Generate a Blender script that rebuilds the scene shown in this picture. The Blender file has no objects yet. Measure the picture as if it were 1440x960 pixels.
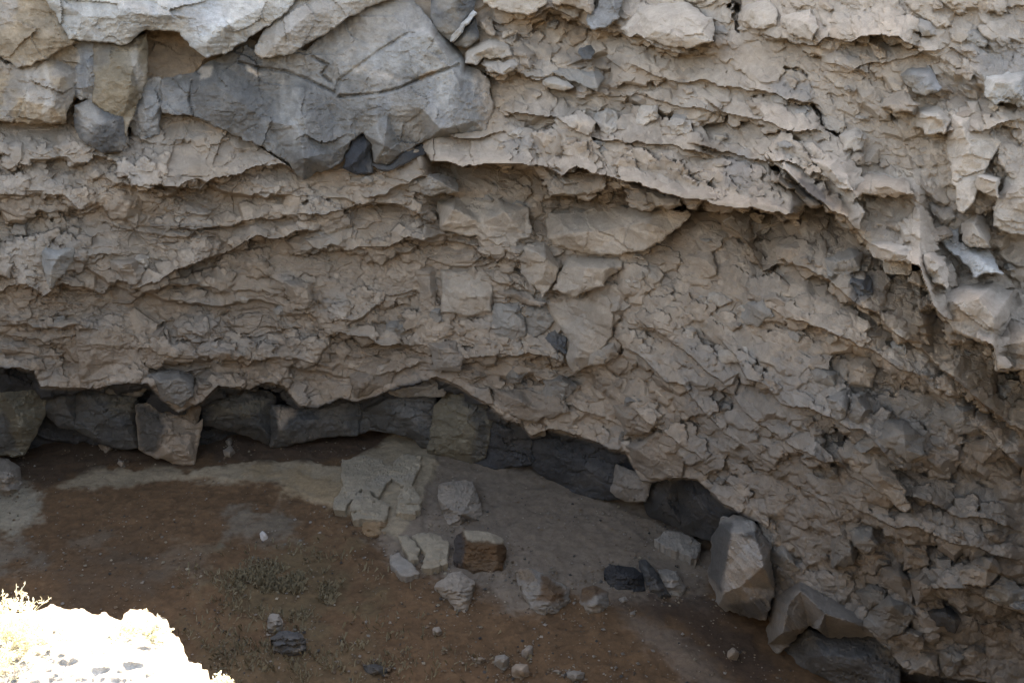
import bpy, math, random, time
import numpy as np
from mathutils import Vector, Matrix
from mathutils.geometry import delaunay_2d_cdt

T_START = time.time()
rng = np.random.default_rng(7)
random.seed(7)
SC = bpy.context.scene
COL = SC.collection

# ------------------------------------------------------------------ camera, sky, sun, exposure
EYE = np.array([0.0, 0.0, 9.0])
PITCH = math.radians(-22.0)
HFOV = math.radians(57.0)
FPX = 720.0 / math.tan(HFOV / 2)
cam = bpy.data.cameras.new('camera')
cam.sensor_width = 36.0
cam.lens = 18.0 / math.tan(HFOV / 2)
cam.clip_start = 0.05
cam.clip_end = 3000.0
cam_o = bpy.data.objects.new('camera', cam)
cam_o.location = EYE
cam_o.rotation_euler = (math.radians(90) + PITCH, 0, 0)
COL.objects.link(cam_o)
SC.camera = cam_o

SUN_EL, SUN_AZ = math.radians(37.0), math.radians(12.0)      # azimuth from +Y towards +X
w = bpy.data.worlds.new('World')
SC.world = w
w.use_nodes = True
nt = w.node_tree
bg = nt.nodes['Background']
sky = nt.nodes.new('ShaderNodeTexSky')
sky.sky_type = 'NISHITA'
sky.sun_disc = False
sky.sun_elevation = SUN_EL
sky.sun_rotation = SUN_AZ
sky.altitude = 1200
sky.air_density = 1.0
sky.dust_density = 2.5
sky.ozone_density = 0.6
nt.links.new(sky.outputs[0], bg.inputs[0])
bg.inputs[1].default_value = 0.13
sl = bpy.data.lights.new('sun', 'SUN')
sl.energy = 3.2
sl.angle = math.radians(0.53)
sl.color = (1.0, 0.95, 0.86)
so = bpy.data.objects.new('sun', sl)
sd = Vector((math.cos(SUN_EL) * math.sin(SUN_AZ), math.cos(SUN_EL) * math.cos(SUN_AZ), math.sin(SUN_EL)))
so.rotation_euler = sd.to_track_quat('Z', 'Y').to_euler()
so.location = (0, 30, 40)
COL.objects.link(so)
SC.view_settings.view_transform = 'Standard'
SC.view_settings.look = 'None'
SC.view_settings.exposure = 3.2
SC.view_settings.use_white_balance = True
SC.view_settings.white_balance_temperature = 9900
SC.view_settings.white_balance_tint = 15
SC.view_settings.gamma = 1.0

# ------------------------------------------------------------------ noise
def h2(ix, iy, seed):
    n = (ix.astype(np.int64) * 374761393 + iy.astype(np.int64) * 668265263 + seed * 144665) & 0xFFFFFFFF
    n = ((n ^ (n >> 13)) * 1274126177) & 0xFFFFFFFF
    n = ((n ^ (n >> 16)) * 2246822519) & 0xFFFFFFFF
    n = n ^ (n >> 15)
    return (n & 0xFFFFFF).astype(np.float64) / float(0xFFFFFF)

def vnoise(x, y, seed=0):
    x = np.asarray(x, float); y = np.asarray(y, float)
    ix = np.floor(x).astype(np.int64); iy = np.floor(y).astype(np.int64)
    fx = x - ix; fy = y - iy
    ux = fx * fx * fx * (fx * (fx * 6 - 15) + 10); uy = fy * fy * fy * (fy * (fy * 6 - 15) + 10)
    a = h2(ix, iy, seed); b = h2(ix + 1, iy, seed); c = h2(ix, iy + 1, seed); d = h2(ix + 1, iy + 1, seed)
    return ((a * (1 - ux) + b * ux) * (1 - uy) + (c * (1 - ux) + d * ux) * uy) * 2 - 1

def fbm(x, y, seed=0, octs=4, gain=0.5):
    s = 0; a = 1.0; t = 0
    for o in range(octs):
        s = s + a * vnoise(x * 2 ** o + 17.3 * o, y * 2 ** o - 9.1 * o, seed + o * 31)
        t += a; a *= gain
    return s / t

def ridged(x, y, seed=0, octs=4):
    s = 0; a = 1.0; t = 0
    for o in range(octs):
        s = s + a * (1 - 2 * np.abs(vnoise(x * 2 ** o + 5.7 * o, y * 2 ** o + 3.3 * o, seed + o * 37)))
        t += a; a *= 0.55
    return s / t

def cells(x, y, seed=0, jit=0.9):
    """Voronoi cells: distance to the nearest border, offset from the cell's own point, two random numbers of the cell."""
    ix = np.floor(x).astype(np.int64); iy = np.floor(y).astype(np.int64)
    f1 = np.full(x.shape, 1e9); bx = np.zeros(x.shape); by = np.zeros(x.shape)
    cx = np.zeros(x.shape, np.int64); cy = np.zeros(x.shape, np.int64)
    for j in (-1, 0, 1):
        for i in (-1, 0, 1):
            gx = ix + i; gy = iy + j
            px = gx + 0.5 + jit * (h2(gx, gy, seed) - 0.5); py = gy + 0.5 + jit * (h2(gx, gy, seed + 11) - 0.5)
            d = (px - x) ** 2 + (py - y) ** 2
            m = d < f1
            f1 = np.where(m, d, f1); bx = np.where(m, px, bx); by = np.where(m, py, by)
            cx = np.where(m, gx, cx); cy = np.where(m, gy, cy)
    edge = np.full(x.shape, 1e9)
    for j in (-1, 0, 1):
        for i in (-1, 0, 1):
            gx = ix + i; gy = iy + j
            px = gx + 0.5 + jit * (h2(gx, gy, seed) - 0.5); py = gy + 0.5 + jit * (h2(gx, gy, seed + 11) - 0.5)
            vx = px - bx; vy = py - by; l = np.sqrt(vx * vx + vy * vy)
            e = np.abs(((px + bx) / 2 - x) * vx + ((py + by) / 2 - y) * vy) / np.maximum(l, 1e-6)
            edge = np.where(l < 1e-5, edge, np.minimum(edge, e))
    return edge, x - bx, y - by, h2(cx, cy, seed + 101), h2(cx, cy, seed + 202), h2(cx, cy, seed + 303)

def sstep(a, b, x):
    t = np.clip((x - a) / (b - a), 0, 1)
    return t * t * (3 - 2 * t)

# ------------------------------------------------------------------ the lie of the place
def ray(px, py):
    """Unit directions of sight for places measured in the photograph (1440 x 960)."""
    cx = (np.asarray(px, float) - 720) / FPX; cy = -(np.asarray(py, float) - 480) / FPX
    c, s = math.cos(PITCH), math.sin(PITCH)
    d = np.stack([cx, c - s * cy, s + c * cy], -1)
    return d / np.linalg.norm(d, axis=-1, keepdims=True)

PLAN = np.array([(-18, 13.0), (-14, 15.2), (-10, 16.7), (-5, 17.5), (-1.7, 17.3), (1, 16.0), (2.9, 14.2), (3.95, 11.8), (4.9, 10.6), (6.3, 9.7), (8.6, 8.9), (11, 8.4)]) * .93
def _spline(p, n=40):
    out = []
    q = np.vstack([2 * p[0] - p[1], p, 2 * p[-1] - p[-2]])
    for i in range(1, len(q) - 2):
        for k in range(n):
            t = k / n
            out.append(0.5 * (2 * q[i] + (q[i + 1] - q[i - 1]) * t + (2 * q[i - 1] - 5 * q[i] + 4 * q[i + 1] - q[i + 2]) * t * t + (3 * q[i] - q[i - 1] - 3 * q[i + 1] + q[i + 2]) * t ** 3))
    out.append(p[-1])
    return np.array(out)
PC = _spline(PLAN)
PAZ = PC[:, 0] / PC[:, 1]
PL = np.hypot(PC[:, 0], PC[:, 1])
PHI = np.arctan(PAZ)
PS = np.concatenate([[0], np.cumsum(np.diff(PHI) * (PL[1:] + PL[:-1]) / 2)])      # breadth of wall as seen square on

ZMID = 9.0 - PL * math.tan(math.radians(20))         # how the beds sink towards the near right
def lean(z, az):
    k = sstep(-.05, .30, az)            # the right hand side hangs over, the left stands upright
    return (.07 + .15 * k) * np.clip(z - .8, 0, 4.7) - 0.55 * np.clip(z - 5.5, 0, 9)

def wall(px, py):
    """Distance along the line of sight to the smooth cliff, arc length and height there."""
    d = ray(px, py)
    az = d[..., 0] / d[..., 1]
    hl = np.hypot(d[..., 0], d[..., 1])
    L0 = np.interp(az, PAZ, PL)
    t = L0 / hl
    for _ in range(14):
        z = EYE[2] + t * d[..., 2]
        t = .5 * t + .5 * (L0 - lean(z, az)) / hl
    z = EYE[2] + t * d[..., 2]
    return t, np.interp(az, PAZ, PS), z, d

# long ledges: lines where the rock above overhangs the rock below: (points, lip, reach above)
BASE_LIP = [(-260, 500), (0, 515), (47, 522), (57, 545), (100, 547), (140, 547), (160, 538), (207, 538), (227, 561), (250, 579), (285, 565), (307, 542), (350, 548), (367, 538), (400, 545), (420, 571), (447, 571), (480, 558), (500, 565), (533, 555), (560, 542), (613, 532), (643, 543), (660, 555), (687, 572), (713, 592), (733, 598), (747, 615), (773, 605), (843, 622), (857, 632), (880, 638), (900, 674), (913, 677), (960, 672), (980, 675), (1020, 712), (1040, 719), (1060, 729), (1085, 750), (1100, 797), (1120, 824), (1180, 850), (1232, 897), (1270, 942), (1400, 962), (1720, 1102)]
LEDGES = [
    ([(590, 205), (607, 230), (677, 233), (740, 230), (780, 240), (790, 247), (813, 240), (863, 250), (910, 262), (933, 273), (960, 278), (1020, 292), (1065, 293), (1107, 302), (1135, 300)], .85, 90, .8),
    ([(1075, 215), (1118, 258), (1150, 282), (1188, 303), (1217, 337), (1237, 363), (1293, 370), (1313, 433), (1353, 470), (1397, 487), (1403, 520), (1440, 517), (1520, 565), (1700, 660)], .72, 130, .45),
    ([(1000, 300), (1040, 330), (1073, 377), (1093, 367), (1117, 370), (1157, 392), (1200, 423), (1260, 470), (1330, 520), (1400, 585), (1440, 610), (1700, 740)], .30, 55),
    ([(-260, 440), (0, 410), (20, 402), (37, 400), (60, 417), (87, 400), (143, 408), (167, 392), (193, 405), (217, 397), (247, 380), (277, 368), (302, 355), (367, 333), (400, 330), (460, 318)], .40, 75),
    ([(150, 262), (167, 257), (210, 267), (227, 260), (283, 263), (313, 247), (350, 240), (393, 230), (430, 252)], .30, 45),
    ([(-100, 290), (0, 275), (65, 275), (90, 280), (115, 297), (150, 285)], .22, 35),
    ([(240, 318), (300, 318), (340, 312), (430, 300), (490, 290), (560, 282), (620, 320)], .2, 40),
    ([(150, 420), (180, 424), (227, 403), (267, 398), (290, 400), (320, 412)], .18, 28),
    ([(340, 375), (360, 380), (393, 393), (405, 413), (430, 437), (450, 425)], .18, 40),
    ([(400, 360), (450, 352), (520, 350), (575, 335), (640, 345), (740, 372), (760, 380)], .2, 40),
    ([(440, 468), (513, 477), (540, 482), (573, 480), (607, 493), (647, 507), (690, 502), (730, 497), (770, 500), (808, 523)], .3, 55),
    ([(480, 512), (500, 520), (530, 527), (570, 512), (600, 508)], .15, 30),
    ([(855, 400), (862, 473), (910, 510), (937, 533), (960, 543), (1000, 590), (1040, 625), (1080, 660)], .3, 60),
    ([(1000, 460), (1033, 500), (1050, 527), (1077, 540), (1097, 567), (1127, 575), (1177, 590), (1217, 602), (1260, 650), (1300, 690)], .32, 65),
    ([(700, 12), (745, 22), (775, 8), (800, 20), (827, 40), (860, 43), (907, 57), (933, 67), (960, 72), (985, 80)], .34, 50),
    ([(655, 85), (677, 93), (697, 104), (727, 101), (743, 106), (785, 110)], .25, 35),
    ([(790, 95), (830, 130), (850, 133), (900, 135), (950, 152), (990, 158), (1020, 168)], .16, 32),
    ([(985, 140), (1020, 160), (1050, 166), (1107, 185), (1133, 188), (1165, 178)], .24, 40),
    ([(960, 205), (1020, 215), (1060, 225), (1100, 228), (1130, 240), (1165, 250), (1200, 275)], .18, 35),
    ([(1150, 95), (1210, 90), (1245, 92), (1290, 78), (1340, 60)], .14, 40),
    ([(1240, 155), (1290, 160), (1340, 188), (1380, 190), (1440, 165)], .2, 50),
    ([(1180, 690), (1193, 700), (1227, 730), (1250, 737), (1293, 743), (1327, 757), (1360, 767), (1440, 790)], .28, 60),
    ([(1290, 815), (1340, 830), (1360, 827), (1393, 847), (1440, 862), (1560, 900)], .38, 60),
    ([(870, 560), (905, 590), (940, 615), (980, 640), (1003, 667), (1040, 690)], .2, 45),
    ([(1075, 430), (1140, 455), (1200, 480), (1270, 520), (1330, 560), (1400, 625), (1460, 680)], .3, 55),
    ([(890, 440), (950, 480), (1000, 525), (1050, 580), (1110, 630), (1170, 660)], .26, 50),
    ([(1120, 650), (1180, 650), (1230, 690), (1290, 700), (1340, 720), (1440, 745)], .28, 50),
    ([(880, 90), (940, 110), (1000, 118), (1060, 125), (1120, 140), (1160, 150)], .26, 40),
    ([(700, 150), (760, 165), (830, 190), (900, 205), (960, 212), (1010, 225)], .24, 45),
    ([(1060, 45), (1150, 60), (1240, 50), (1300, 70)], .22, 40),
    ([(690, 545), (740, 560), (800, 575), (850, 590), (885, 610)], .16, 30),
    ([(1060, 640), (1120, 680), (1160, 710), (1190, 760), (1230, 800)], .2, 50),
    ([(0, 470), (60, 482), (120, 470), (190, 490), (260, 500), (330, 506), (400, 505), (470, 512)], .12, 35),
]
def ledge_disp(px, py, s, z):
    out = np.zeros(px.shape)
    wob = 6.0 * vnoise(px / 30, py / 90, 71) + 2.6 * vnoise(px / 13, py / 60, 72) + 1.0 * vnoise(px / 5, py / 30, 73)
    for i, (pts, A, U, *rec) in enumerate(LEDGES):
        rec = rec[0] if rec else .35
        xs = np.array([p[0] for p in pts], float); ys = np.array([p[1] for p in pts], float)
        lo, hi = xs[0], xs[-1]
        yl = np.interp(px, xs, ys) + wob
        fade = sstep(lo, lo + 30, px) * (1 - sstep(hi - 30, hi, px))
        fade = fade * (0.75 + 0.45 * vnoise(px / 45, py * 0 + i * 3.1, 74))
        d = yl - py
        up = np.clip(1 - d / U, 0, 1) ** 1.25
        out += 1.35 * A * fade * np.where(d > 0, up, -rec * np.clip(1 + d / (U * (0.55 if rec < .5 else 1.5)), 0, 1))
    xs = np.array([p[0] for p in BASE_LIP], float); ys = np.array([p[1] for p in BASE_LIP], float)
    d = np.interp(px, xs, ys) + wob * 0.7 - py
    out += np.where(d > 0, 0.16 * np.clip(1 - d / 40, 0, 1), -0.95 + 0.35 * sstep(1150, 1350, px))
    return out

def terrace(s, z, H, seed, warp=.85):
    """Broken shelves of height H: each comes forward towards its lower edge and breaks off."""
    q = z / H + warp * fbm(s / (H * 2.2), z / (H * 4), seed, 3) + .13 * vnoise(s / (H * .5), z / (H * 1.2), seed + 7) + .05 * vnoise(s / (H * .13), z / (H * .5), seed + 8)
    k = np.floor(q); f = q - k
    amp = np.clip(.55 + .75 * vnoise(s / (H * 1.7), k * 7.31 + .5, seed + 9), 0, 1.2)
    return amp * (1 - f) ** 1.15 * sstep(0, .05, f)

def fine_relief(s, z, rough):
    d = np.zeros(s.shape)
    for ws, hs, amp, seed, cr in ((.19, .14, .056, 501, .010), (.088, .07, .034, 601, .004)):
        e, dx, dy, r1, r2, r3 = cells(s / ws + .5 * vnoise(s / ws * .7, z / hs * .7, seed + 1), z / hs + .4 * vnoise(s / ws * .6, z / hs * .6, seed + 2), seed)
        m = rough * (0.25 + 0.95 * sstep(-0.3, 0.6, vnoise(s / (ws * 2.6), z / (hs * 2.6), seed + 5)))
        d = d + amp * m * (((r1 - 0.2) * 1.2 - dy * 1.0 + dx * (r2 - 0.5) * 1.5) * sstep(0, .09, e) - .3)
    return d + 0.026 * rough * ridged(s * 5.5, z * 8, 41, 3) + 0.020 * rough * fbm(s * 15, z * 18, 51, 3)

def rubble(s, z, rough, blocky):
    """Relief of the layered rock in metres: lumpy shelves where blocky is 0, broken angular blocks where it is 1; and how the pieces differ in tone."""
    sw = s + 0.18 * fbm(s * 1.6, z * 1.6, 1, 3); zw = z + 0.15 * fbm(s * 1.3, z * 1.7, 5, 3) + 0.14 * vnoise(s * 0.35, z * 0.6, 8)
    worn = sstep(-.25, .45, fbm(s * .9 + 11, z * 1.3, 15, 3))       # worn smooth or broken rough
    zc = zw - .85 * np.interp(s, PS, ZMID)
    d = 0.34 * fbm(s * 0.55, z * 0.8, 21, 3)
    calm = 1 - .65 * blocky
    d = d + .48 * calm * terrace(s, z, 1.05, 211) + .17 * calm * terrace(s + 3.1, z, .47, 221) * (.4 + .7 * worn) + .055 * calm * rough * terrace(s + 7.7, z, .21, 231) * (.3 + worn)
    tone = np.zeros(s.shape)
    for k, (ws, hs, amp, seed, cr) in enumerate(((.95, .72, .18, 301, .04), (.44, .34, .15, 401, .035), (.24, .18, .075, 451, .02))):
        e, dx, dy, r1, r2, r3 = cells(sw / ws, zc / hs, seed)
        m = 0.25 + 0.95 * sstep(-0.5, 0.6, vnoise(s / (ws * 2.3), z / (hs * 2.3), seed + 5))
        m = m * ((.6, .35, .15)[k] + (.5, .85, .95)[k] * blocky)
        step = (r1 - 0.5) * 1.3 - dy * 1.1 + dx * (r2 - 0.5) * 1.8
        d = d + amp * m * step * (.8 - (.25, .6, .7)[k] * blocky)
        # knobs: rounded lumps cut off below
        kb = np.sqrt(np.clip(1 - (dx * dx + dy * dy) / .42, 0, 1)) * sstep(-.48, -.38, dy)
        d = d + (1 - blocky) * (.15, .11, .055)[k] * kb * (r2 > .45) * (.4 + .8 * worn)
        tone = tone + (r3 - 0.5) * (0.28, .34, .25)[k] * (.4 + .6 * blocky)
    return d + fine_relief(sw, zc, rough * (.45 + .75 * worn) * (1 - .5 * blocky)), tone

# ------------------------------------------------------------------ colours (what the rock is, with shade painted in at some places)
PAL = {
    'tan': (.335, .268, .205), 'pale': (.405, .345, .28), 'greytan': (.285, .256, .218), 'bluegrey': (.185, .181, .170),
    'palegrey': (.305, .292, .262), 'darkgrey': (.078, .076, .072), 'charcoal': (.044, .045, .046), 'brown': (.21, .15, .10),
    'midgrey': (.165, .155, .138), 'oliveb': (.135, .12, .088), 'facet': (.385, .318, .25), 'lowgrey': (.225, .20, .172), 'rust': (.30, .20, .115), 'olive': (.175, .138, .092), 'basedark': (.074, .073, .068), 'streak': (.265, .205, .14), 'earth': (.13, .075, .04), 'dust': (.34, .29, .215), 'white': (.66, .64, .60), 'black': (.03, .031, .033),
}
PATCH = [
    ([(930, -200), (1700, -200), (1700, 640), (1440, 520), (1400, 515), (1310, 425), (1230, 355), (1120, 260), (960, 160), (900, 40)], 'pale', .55, 40),
    ([(640, -200), (930, -200), (920, 150), (760, 130), (690, 90)], 'pale', .35, 30),   # stained or different rock on the cliff, and painted lower right shade
    ([(1122, 250), (1150, 262), (1180, 272), (1195, 297), (1170, 296), (1135, 278)], 'charcoal', .75, 5),
    ([(1150, 262), (1190, 282), (1225, 340), (1205, 345), (1172, 297)], 'rust', .4, 12),
    ([(1190, 400), (1260, 415), (1330, 465), (1445, 540), (1500, 640), (1380, 575), (1300, 505), (1220, 445)], 'rust', .45, 22),
    ([(930, 290), (1030, 300), (1085, 335), (1070, 372), (1030, 335), (960, 310)], 'rust', .35, 18),
    ([(770, 22), (830, 30), (850, 60), (800, 50), (700, 40), (705, 22)], 'rust', .55, 10),
    ([(1195, 385), (1230, 383), (1228, 415), (1200, 425)], 'darkgrey', .7, 8),
    ([(690, 20), (720, 30), (760, 60), (830, 75), (880, 90), (840, 100), (760, 75), (695, 55)], 'darkgrey', .5, 14),
    ([(985, 20), (1000, 30), (995, 45), (960, 40)], 'bluegrey', .6, 10),
    ([(1080, 115), (1140, 118), (1140, 140), (1090, 135)], 'bluegrey', .6, 10),
    ([(1180, 65), (1260, 60), (1260, 85), (1190, 85)], 'bluegrey', .6, 12),
    ([(1360, 60), (1445, 60), (1445, 110), (1370, 110)], 'bluegrey', .55, 16),
    ([(1015, 210), (1060, 215), (1060, 270), (1020, 265)], 'bluegrey', .5, 14),
    ([(30, 310), (60, 330), (40, 350), (0, 345)], 'bluegrey', .4, 12),
    ([(0, 320), (60, 310), (60, 400), (0, 405)], 'pale', .5, 30),
    ([(0, 180), (100, 175), (110, 290), (0, 300)], 'greytan', .3, 30),
    ([(700, 190), (760, 195), (760, 210), (715, 212)], 'bluegrey', .5, 8),
    ([(860, 235), (960, 230), (1000, 285), (900, 262)], 'pale', .2, 18),
    ([(420, 320), (475, 330), (470, 365), (420, 360)], 'greytan', .5, 14),
    ([(960, 480), (1150, 500), (1300, 540), (1500, 680), (1500, 1000), (1200, 1000), (1080, 740), (960, 650)], 'lowgrey', .75, 50),  # shade of the lower right wall put into the rock colour
]
def poly_dist(px, py, poly):
    """Signed distance in photo units to a polygon, positive inside."""
    p = np.array(poly, float); q = np.roll(p, -1, 0)
    inside = np.zeros(px.shape, bool); dm = np.full(px.shape, 1e18)
    for (x1, y1), (x2, y2) in zip(p, q):
        c = (y1 > py) != (y2 > py)
        with np.errstate(divide='ignore', invalid='ignore'):
            inside ^= c & (px < (x2 - x1) * (py - y1) / (y2 - y1 if y2 != y1 else 1e-9) + x1)
        l = (x2 - x1) ** 2 + (y2 - y1) ** 2
        t = np.clip(((px - x1) * (x2 - x1) + (py - y1) * (y2 - y1)) / max(l, 1e-9), 0, 1)
        dm = np.minimum(dm, (px - x1 - t * (x2 - x1)) ** 2 + (py - y1 - t * (y2 - y1)) ** 2)
    return np.sqrt(dm) * np.where(inside, 1, -1)

def rock_colour(px, py, s, z, pal, tone=0.0, streak=0.0):
    c = np.broadcast_to(np.array(PAL[pal]), px.shape + (3,)).copy()
    n = fbm(s * 0.8, z * 1.1, 811, 4)[..., None]
    f = fbm(s * 5, z * 7, 821, 4)[..., None]
    c = c * (1 + 0.16 * n + 0.16 * f + 0.30 * np.asarray(tone)[..., None])
    g = sstep(0.12, 0.5, fbm(s * 1.4 + 40, z * 1.9, 831, 4))[..., None]
    if pal in ('tan', 'pale', 'greytan', 'dust', 'facet', 'lowgrey'):
        c = c * (1 - 0.30 * g) + np.array((.27, .262, .24)) * 0.30 * g
        o = sstep(0.2, 0.55, fbm(s * 1.1 - 20, z * 2.3, 841, 4))[..., None]
        c = c * (1 - 0.35 * o) + np.array((.30, .215, .14)) * 0.35 * o
    else:
        o = sstep(0.05, 0.5, fbm(s * 1.7 - 20, z * 2.1, 851, 4))[..., None]
        k = 0.5 if pal in ('bluegrey', 'darkgrey', 'palegrey', 'olive') else 0.18
        c = c * (1 - k * o) + np.array((.255, .215, .165)) * k * o * (1 if pal != 'charcoal' else .5)
    if pal in ('bluegrey', 'darkgrey', 'palegrey', 'olive', 'streak', 'charcoal', 'basedark', 'midgrey'):
        mo = fbm(s * 3.1, z * 2.6, 881, 5)[..., None]; fi = fbm(s * 22, z * 22, 891, 3)[..., None]
        c = c * (1 + .34 * mo + .16 * fi)
        bl = sstep(.15, .45, fbm(s * 2.3 + 9, z * 1.7, 895, 4))[..., None]
        c = c * (1 - .35 * bl) + c.mean(-1, keepdims=True) * np.array((.92, 1.0, 1.06)) * .35 * bl
    if np.any(streak):
        st = sstep(0.15, 0.6, fbm(s * 7 + 0.5 * vnoise(s * 2, z * 2, 3), z * 0.7, 861, 3))[..., None] * streak
        c = c * (1 - st) + np.array((.52, .50, .46)) * st
        sb = sstep(0.2, 0.6, fbm(s * 6 + 90, z * 0.6, 871, 3))[..., None] * streak * 0.7
        c = c * (1 - sb) + c * np.array((.62, .58, .54)) * sb
    return np.clip(c, 0.01, 0.9)

# ------------------------------------------------------------------ materials
def rock_mat(name, rough, bump, scale, grain):
    m = bpy.data.materials.new(name); m.use_nodes = True
    t = m.node_tree; N = t.nodes; Lk = t.links
    b = N['Principled BSDF']
    at = N.new('ShaderNodeAttribute'); at.attribute_name = 'rock_colour'
    tc = N.new('ShaderNodeTexCoord')
    n1 = N.new('ShaderNodeTexNoise'); n1.inputs['Scale'].default_value = scale; n1.inputs['Detail'].default_value = 8; n1.inputs['Roughness'].default_value = .65
    n2 = N.new('ShaderNodeTexNoise'); n2.inputs['Scale'].default_value = scale * 7; n2.inputs['Detail'].default_value = 6; n2.inputs['Roughness'].default_value = .7
    Lk.new(tc.outputs['Object'], n1.inputs['Vector']); Lk.new(tc.outputs['Object'], n2.inputs['Vector'])
    ad = N.new('ShaderNodeMath'); ad.operation = 'ADD'
    Lk.new(n1.outputs['Fac'], ad.inputs[0]); Lk.new(n2.outputs['Fac'], ad.inputs[1])
    mr = N.new('ShaderNodeMapRange'); mr.inputs[1].default_value = .6; mr.inputs[2].default_value = 1.4; mr.inputs[3].default_value = 1 - grain; mr.inputs[4].default_value = 1 + grain
    Lk.new(ad.outputs[0], mr.inputs[0])
    mx = N.new('ShaderNodeVectorMath'); mx.operation = 'SCALE'
    Lk.new(at.outputs['Color'], mx.inputs[0]); Lk.new(mr.outputs[0], mx.inputs['Scale'])
    Lk.new(mx.outputs[0], b.inputs['Base Color'])
    b.inputs['Roughness'].default_value = rough
    b.inputs['Specular IOR Level'].default_value = .25
    bp = N.new('ShaderNodeBump'); bp.inputs['Strength'].default_value = bump; bp.inputs['Distance'].default_value = .03
    Lk.new(ad.outputs[0], bp.inputs['Height']); Lk.new(bp.outputs[0], b.inputs['Normal'])
    return m

M_TUFF = rock_mat('crumbled_tuff', .95, .9, 9.0, .28)
M_BASALT = rock_mat('smooth_basalt', .8, .45, 6.0, .32)
M_SOIL = rock_mat('bare_soil', .95, .7, 14.0, .40)
M_LIME = rock_mat('sunlit_pale_rock', .9, .9, 16.0, .25)

def plain_mat(name, col, rough=.85, trans=0.0):
    m = bpy.data.materials.new(name); m.use_nodes = True
    N = m.node_tree.nodes; b = N['Principled BSDF']
    n = N.new('ShaderNodeTexNoise'); n.inputs['Scale'].default_value = 6; n.inputs['Detail'].default_value = 4
    r = N.new('ShaderNodeValToRGB')
    r.color_ramp.elements[0].position = .3; r.color_ramp.elements[0].color = tuple(c * .6 for c in col) + (1,)
    r.color_ramp.elements[1].position = .7; r.color_ramp.elements[1].color = tuple(min(1, c * 1.3) for c in col) + (1,)
    m.node_tree.links.new(n.outputs['Fac'], r.inputs[0]); m.node_tree.links.new(r.outputs[0], b.inputs['Base Color'])
    b.inputs['Roughness'].default_value = rough
    return m

# ------------------------------------------------------------------ mesh helpers
def make_mesh(name, V, F, colours=None, mat=None, smooth=False):
    me = bpy.data.meshes.new(name)
    V = np.asarray(V, np.float32)
    F = np.asarray(F, np.int32)
    k = F.shape[1]
    me.vertices.add(len(V)); me.vertices.foreach_set('co', V.ravel())
    me.loops.add(F.size); me.loops.foreach_set('vertex_index', F.ravel())
    me.polygons.add(len(F)); me.polygons.foreach_set('loop_start', np.arange(0, F.size, k, dtype=np.int32))
    me.polygons.foreach_set('use_smooth', np.full(len(F), smooth, bool))
    me.update(calc_edges=True)
    if colours is not None:
        a = me.color_attributes.new('rock_colour', 'FLOAT_COLOR', 'POINT')
        a.data.foreach_set('color', np.concatenate([colours, np.ones((len(V), 1))], 1).astype(np.float32).ravel())
    if mat:
        me.materials.append(mat)
    return me

def link(name, data, parent=None, **props):
    o = bpy.data.objects.new(name, data)
    COL.objects.link(o)
    if parent is not None:
        o.parent = parent
    for k, v in props.items():
        if v:
            o[k] = v
    return o

def grid_faces(nr, nc):
    i = np.arange(nr - 1)[:, None] * nc + np.arange(nc - 1)[None, :]
    return np.stack([i, i + nc, i + nc + 1, i + 1], -1).reshape(-1, 4)

# ------------------------------------------------------------------ the cliff sheet
STEP = 1.6
gx = np.concatenate([np.arange(-600, -12, 7), np.arange(-12, 1452, STEP), np.arange(1452, 2100, 7)])
gy = np.concatenate([np.arange(-190, -12, 7), np.arange(-12, 972, STEP), np.arange(972, 1200, 7)])
GX, GY = np.meshgrid(gx, gy)
Tw, Sw, Zw, Dw = wall(GX, GY)
ROUGH = 0.75 + 0.35 * sstep(500, 1000, GX) + 0.25 * vnoise(GX / 120, GY / 90, 90)
dip = 0.05 * (Sw - 18)
BLOCKY = np.clip(sstep(620, 1000, GX) + sstep(560, 640, GX) * (1 - sstep(180, 260, GY)) + .25 * vnoise(GX / 70, GY / 60, 93), 0, 1)
rub, tone = rubble(Sw, Zw + dip, ROUGH, BLOCKY)
led = ledge_disp(GX, GY, Sw, Zw)
disp = rub + led
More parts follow.
